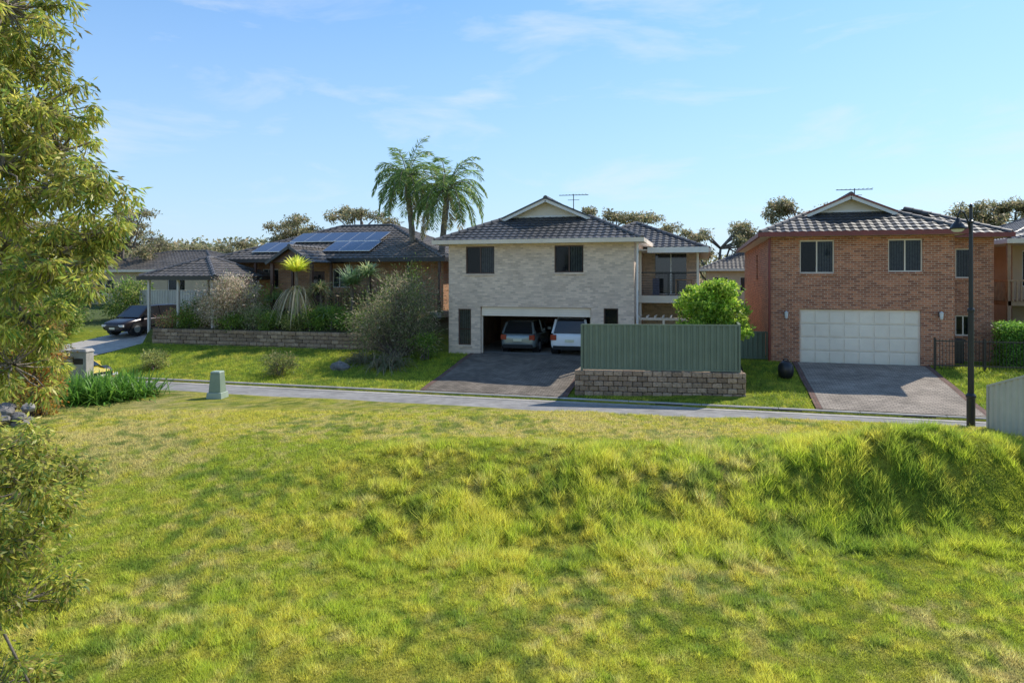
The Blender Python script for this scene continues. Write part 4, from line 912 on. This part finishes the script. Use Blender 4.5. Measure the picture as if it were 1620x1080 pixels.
def frus(b, cx, cy, z0, z1, w0, w1, k, d0=None, d1=None, rz=.2):
    d0 = d0 or w0; d1 = d1 or w1; vs = []
    for (z, w, d) in ((z0, w0, d0), (z1, w1, d1)):
        for (a, e) in ((-1,-1),(1,-1),(1,1),(-1,1)):
            X, Y = a*w/2, e*d/2; vs.append((cx+X*math.cos(rz)-Y*math.sin(rz), cy+X*math.sin(rz)+Y*math.cos(rz), z))
    b.add(vs, [(0,3,2,1),(4,5,6,7),(0,1,5,4),(1,2,6,5),(2,3,7,6),(3,0,4,7)], k)
frus(b, kx, ky, kz-.05, kz+.2, .54, .50, 'boxpale'); frus(b, kx, ky, kz+.2, kz+.84, .42, .33, 'boxgreen'); frus(b, kx, ky, kz+.84, kz+.9, .36, .30, 'boxpale'); b.obj('electrical_pillar', bevel=.02)
x, y = cw(-15.75, 25); z = h1(x, y)
b = B(); frus(b, x, y, z-.1, z+1.35, .62, .62, 'concrete', .42, .42); frus(b, x, y, z+1.35, z+1.46, .7, .55, 'concrete', .5, .36); frus(b, x, y, z+.9, z+1.12, .4, .4, 'black', .44, .44); b.obj('letterbox_pillar', bevel=.02)
b = B()
for x in (2.2, 6.0, -1.5): b.box(x, x+.9, YF-.006, YF+.03, .02, .085, 'black')
b.obj('kerb_drain')

# ------------------------------------------------------------ light, sky, camera
az, el = math.radians(39), math.radians(48)
sd = Vector((math.sin(az)*math.cos(el), math.cos(az)*math.cos(el), math.sin(el)))
sl = bpy.data.lights.new('sun', 'SUN'); sl.energy = 5.0; sl.angle = math.radians(.5); sl.color = (1, .94, .83)
so = bpy.data.objects.new('sun', sl); so.rotation_euler = (-sd).to_track_quat('-Z', 'Y').to_euler(); so.location = (0, 0, 40); link(so)
wd = bpy.data.worlds.new('World'); bpy.context.scene.world = wd; wd.use_nodes = True; nt = wd.node_tree; bg = nt.nodes['Background']
sk = nt.nodes.new('ShaderNodeTexSky'); sk.sky_type = 'NISHITA'; sk.sun_disc = False; sk.sun_elevation = el; sk.sun_rotation = az; sk.air_density = 1.0; sk.dust_density = .2; sk.ozone_density = 2.0
hs = nt.nodes.new('ShaderNodeHueSaturation'); hs.inputs['Saturation'].default_value = 1.22; hs.inputs['Value'].default_value = 1.5; L(nt, sk.outputs[0], hs.inputs['Color'])
tc = nt.nodes.new('ShaderNodeTexCoord'); sp = nt.nodes.new('ShaderNodeSeparateXYZ'); L(nt, tc.outputs['Generated'], sp.inputs[0])
hz = nt.nodes.new('ShaderNodeMapRange'); hz.inputs[1].default_value = 0; hz.inputs[2].default_value = .42; hz.inputs[3].default_value = .85; hz.inputs[4].default_value = 0.1; L(nt, sp.outputs['Z'], hz.inputs[0])
m1 = nt.nodes.new('ShaderNodeMix'); m1.data_type = 'RGBA'; m1.inputs['B'].default_value = (3.2, 4.5, 6.3, 1)
L(nt, hz.outputs[0], m1.inputs['Factor']); L(nt, hs.outputs[0], m1.inputs['A'])
mp = nt.nodes.new('ShaderNodeMapping'); mp.inputs['Scale'].default_value = (1.7, 1.7, 6.5); mp.inputs['Rotation'].default_value = (0, math.radians(10), math.radians(20)); L(nt, tc.outputs['Generated'], mp.inputs[0])
n = nt.nodes.new('ShaderNodeTexNoise'); n.inputs['Scale'].default_value = 2.3; n.inputs['Detail'].default_value = 10; n.inputs['Roughness'].default_value = .58; n.inputs['Distortion'].default_value = .4; L(nt, mp.outputs[0], n.inputs['Vector'])
r = nt.nodes.new('ShaderNodeMapRange'); r.inputs[1].default_value = .52; r.inputs[2].default_value = .76; r.inputs[3].default_value = 0; r.inputs[4].default_value = .6; L(nt, n.outputs['Fac'], r.inputs[0])
mx = nt.nodes.new('ShaderNodeMix'); mx.data_type = 'RGBA'; mx.inputs['B'].default_value = (5.7, 6.3, 7.0, 1)
L(nt, r.outputs[0], mx.inputs['Factor']); L(nt, m1.outputs['Result'], mx.inputs['A']); L(nt, mx.outputs['Result'], bg.inputs['Color'])
bg.inputs['Strength'].default_value = .145
cam = bpy.data.cameras.new('camera'); cam.lens = 24; cam.sensor_width = 36; cam.shift_y = -100/1620; cam.clip_end = 3000; cam.clip_start = .1
co = bpy.data.objects.new('camera', cam); co.location = (0, 0, 4.3); co.rotation_euler = (math.radians(90), 0, TH); link(co)
sc = bpy.context.scene; sc.camera = co; sc.view_settings.view_transform = 'Standard'; sc.view_settings.look = 'None'; sc.view_settings.exposure = 0
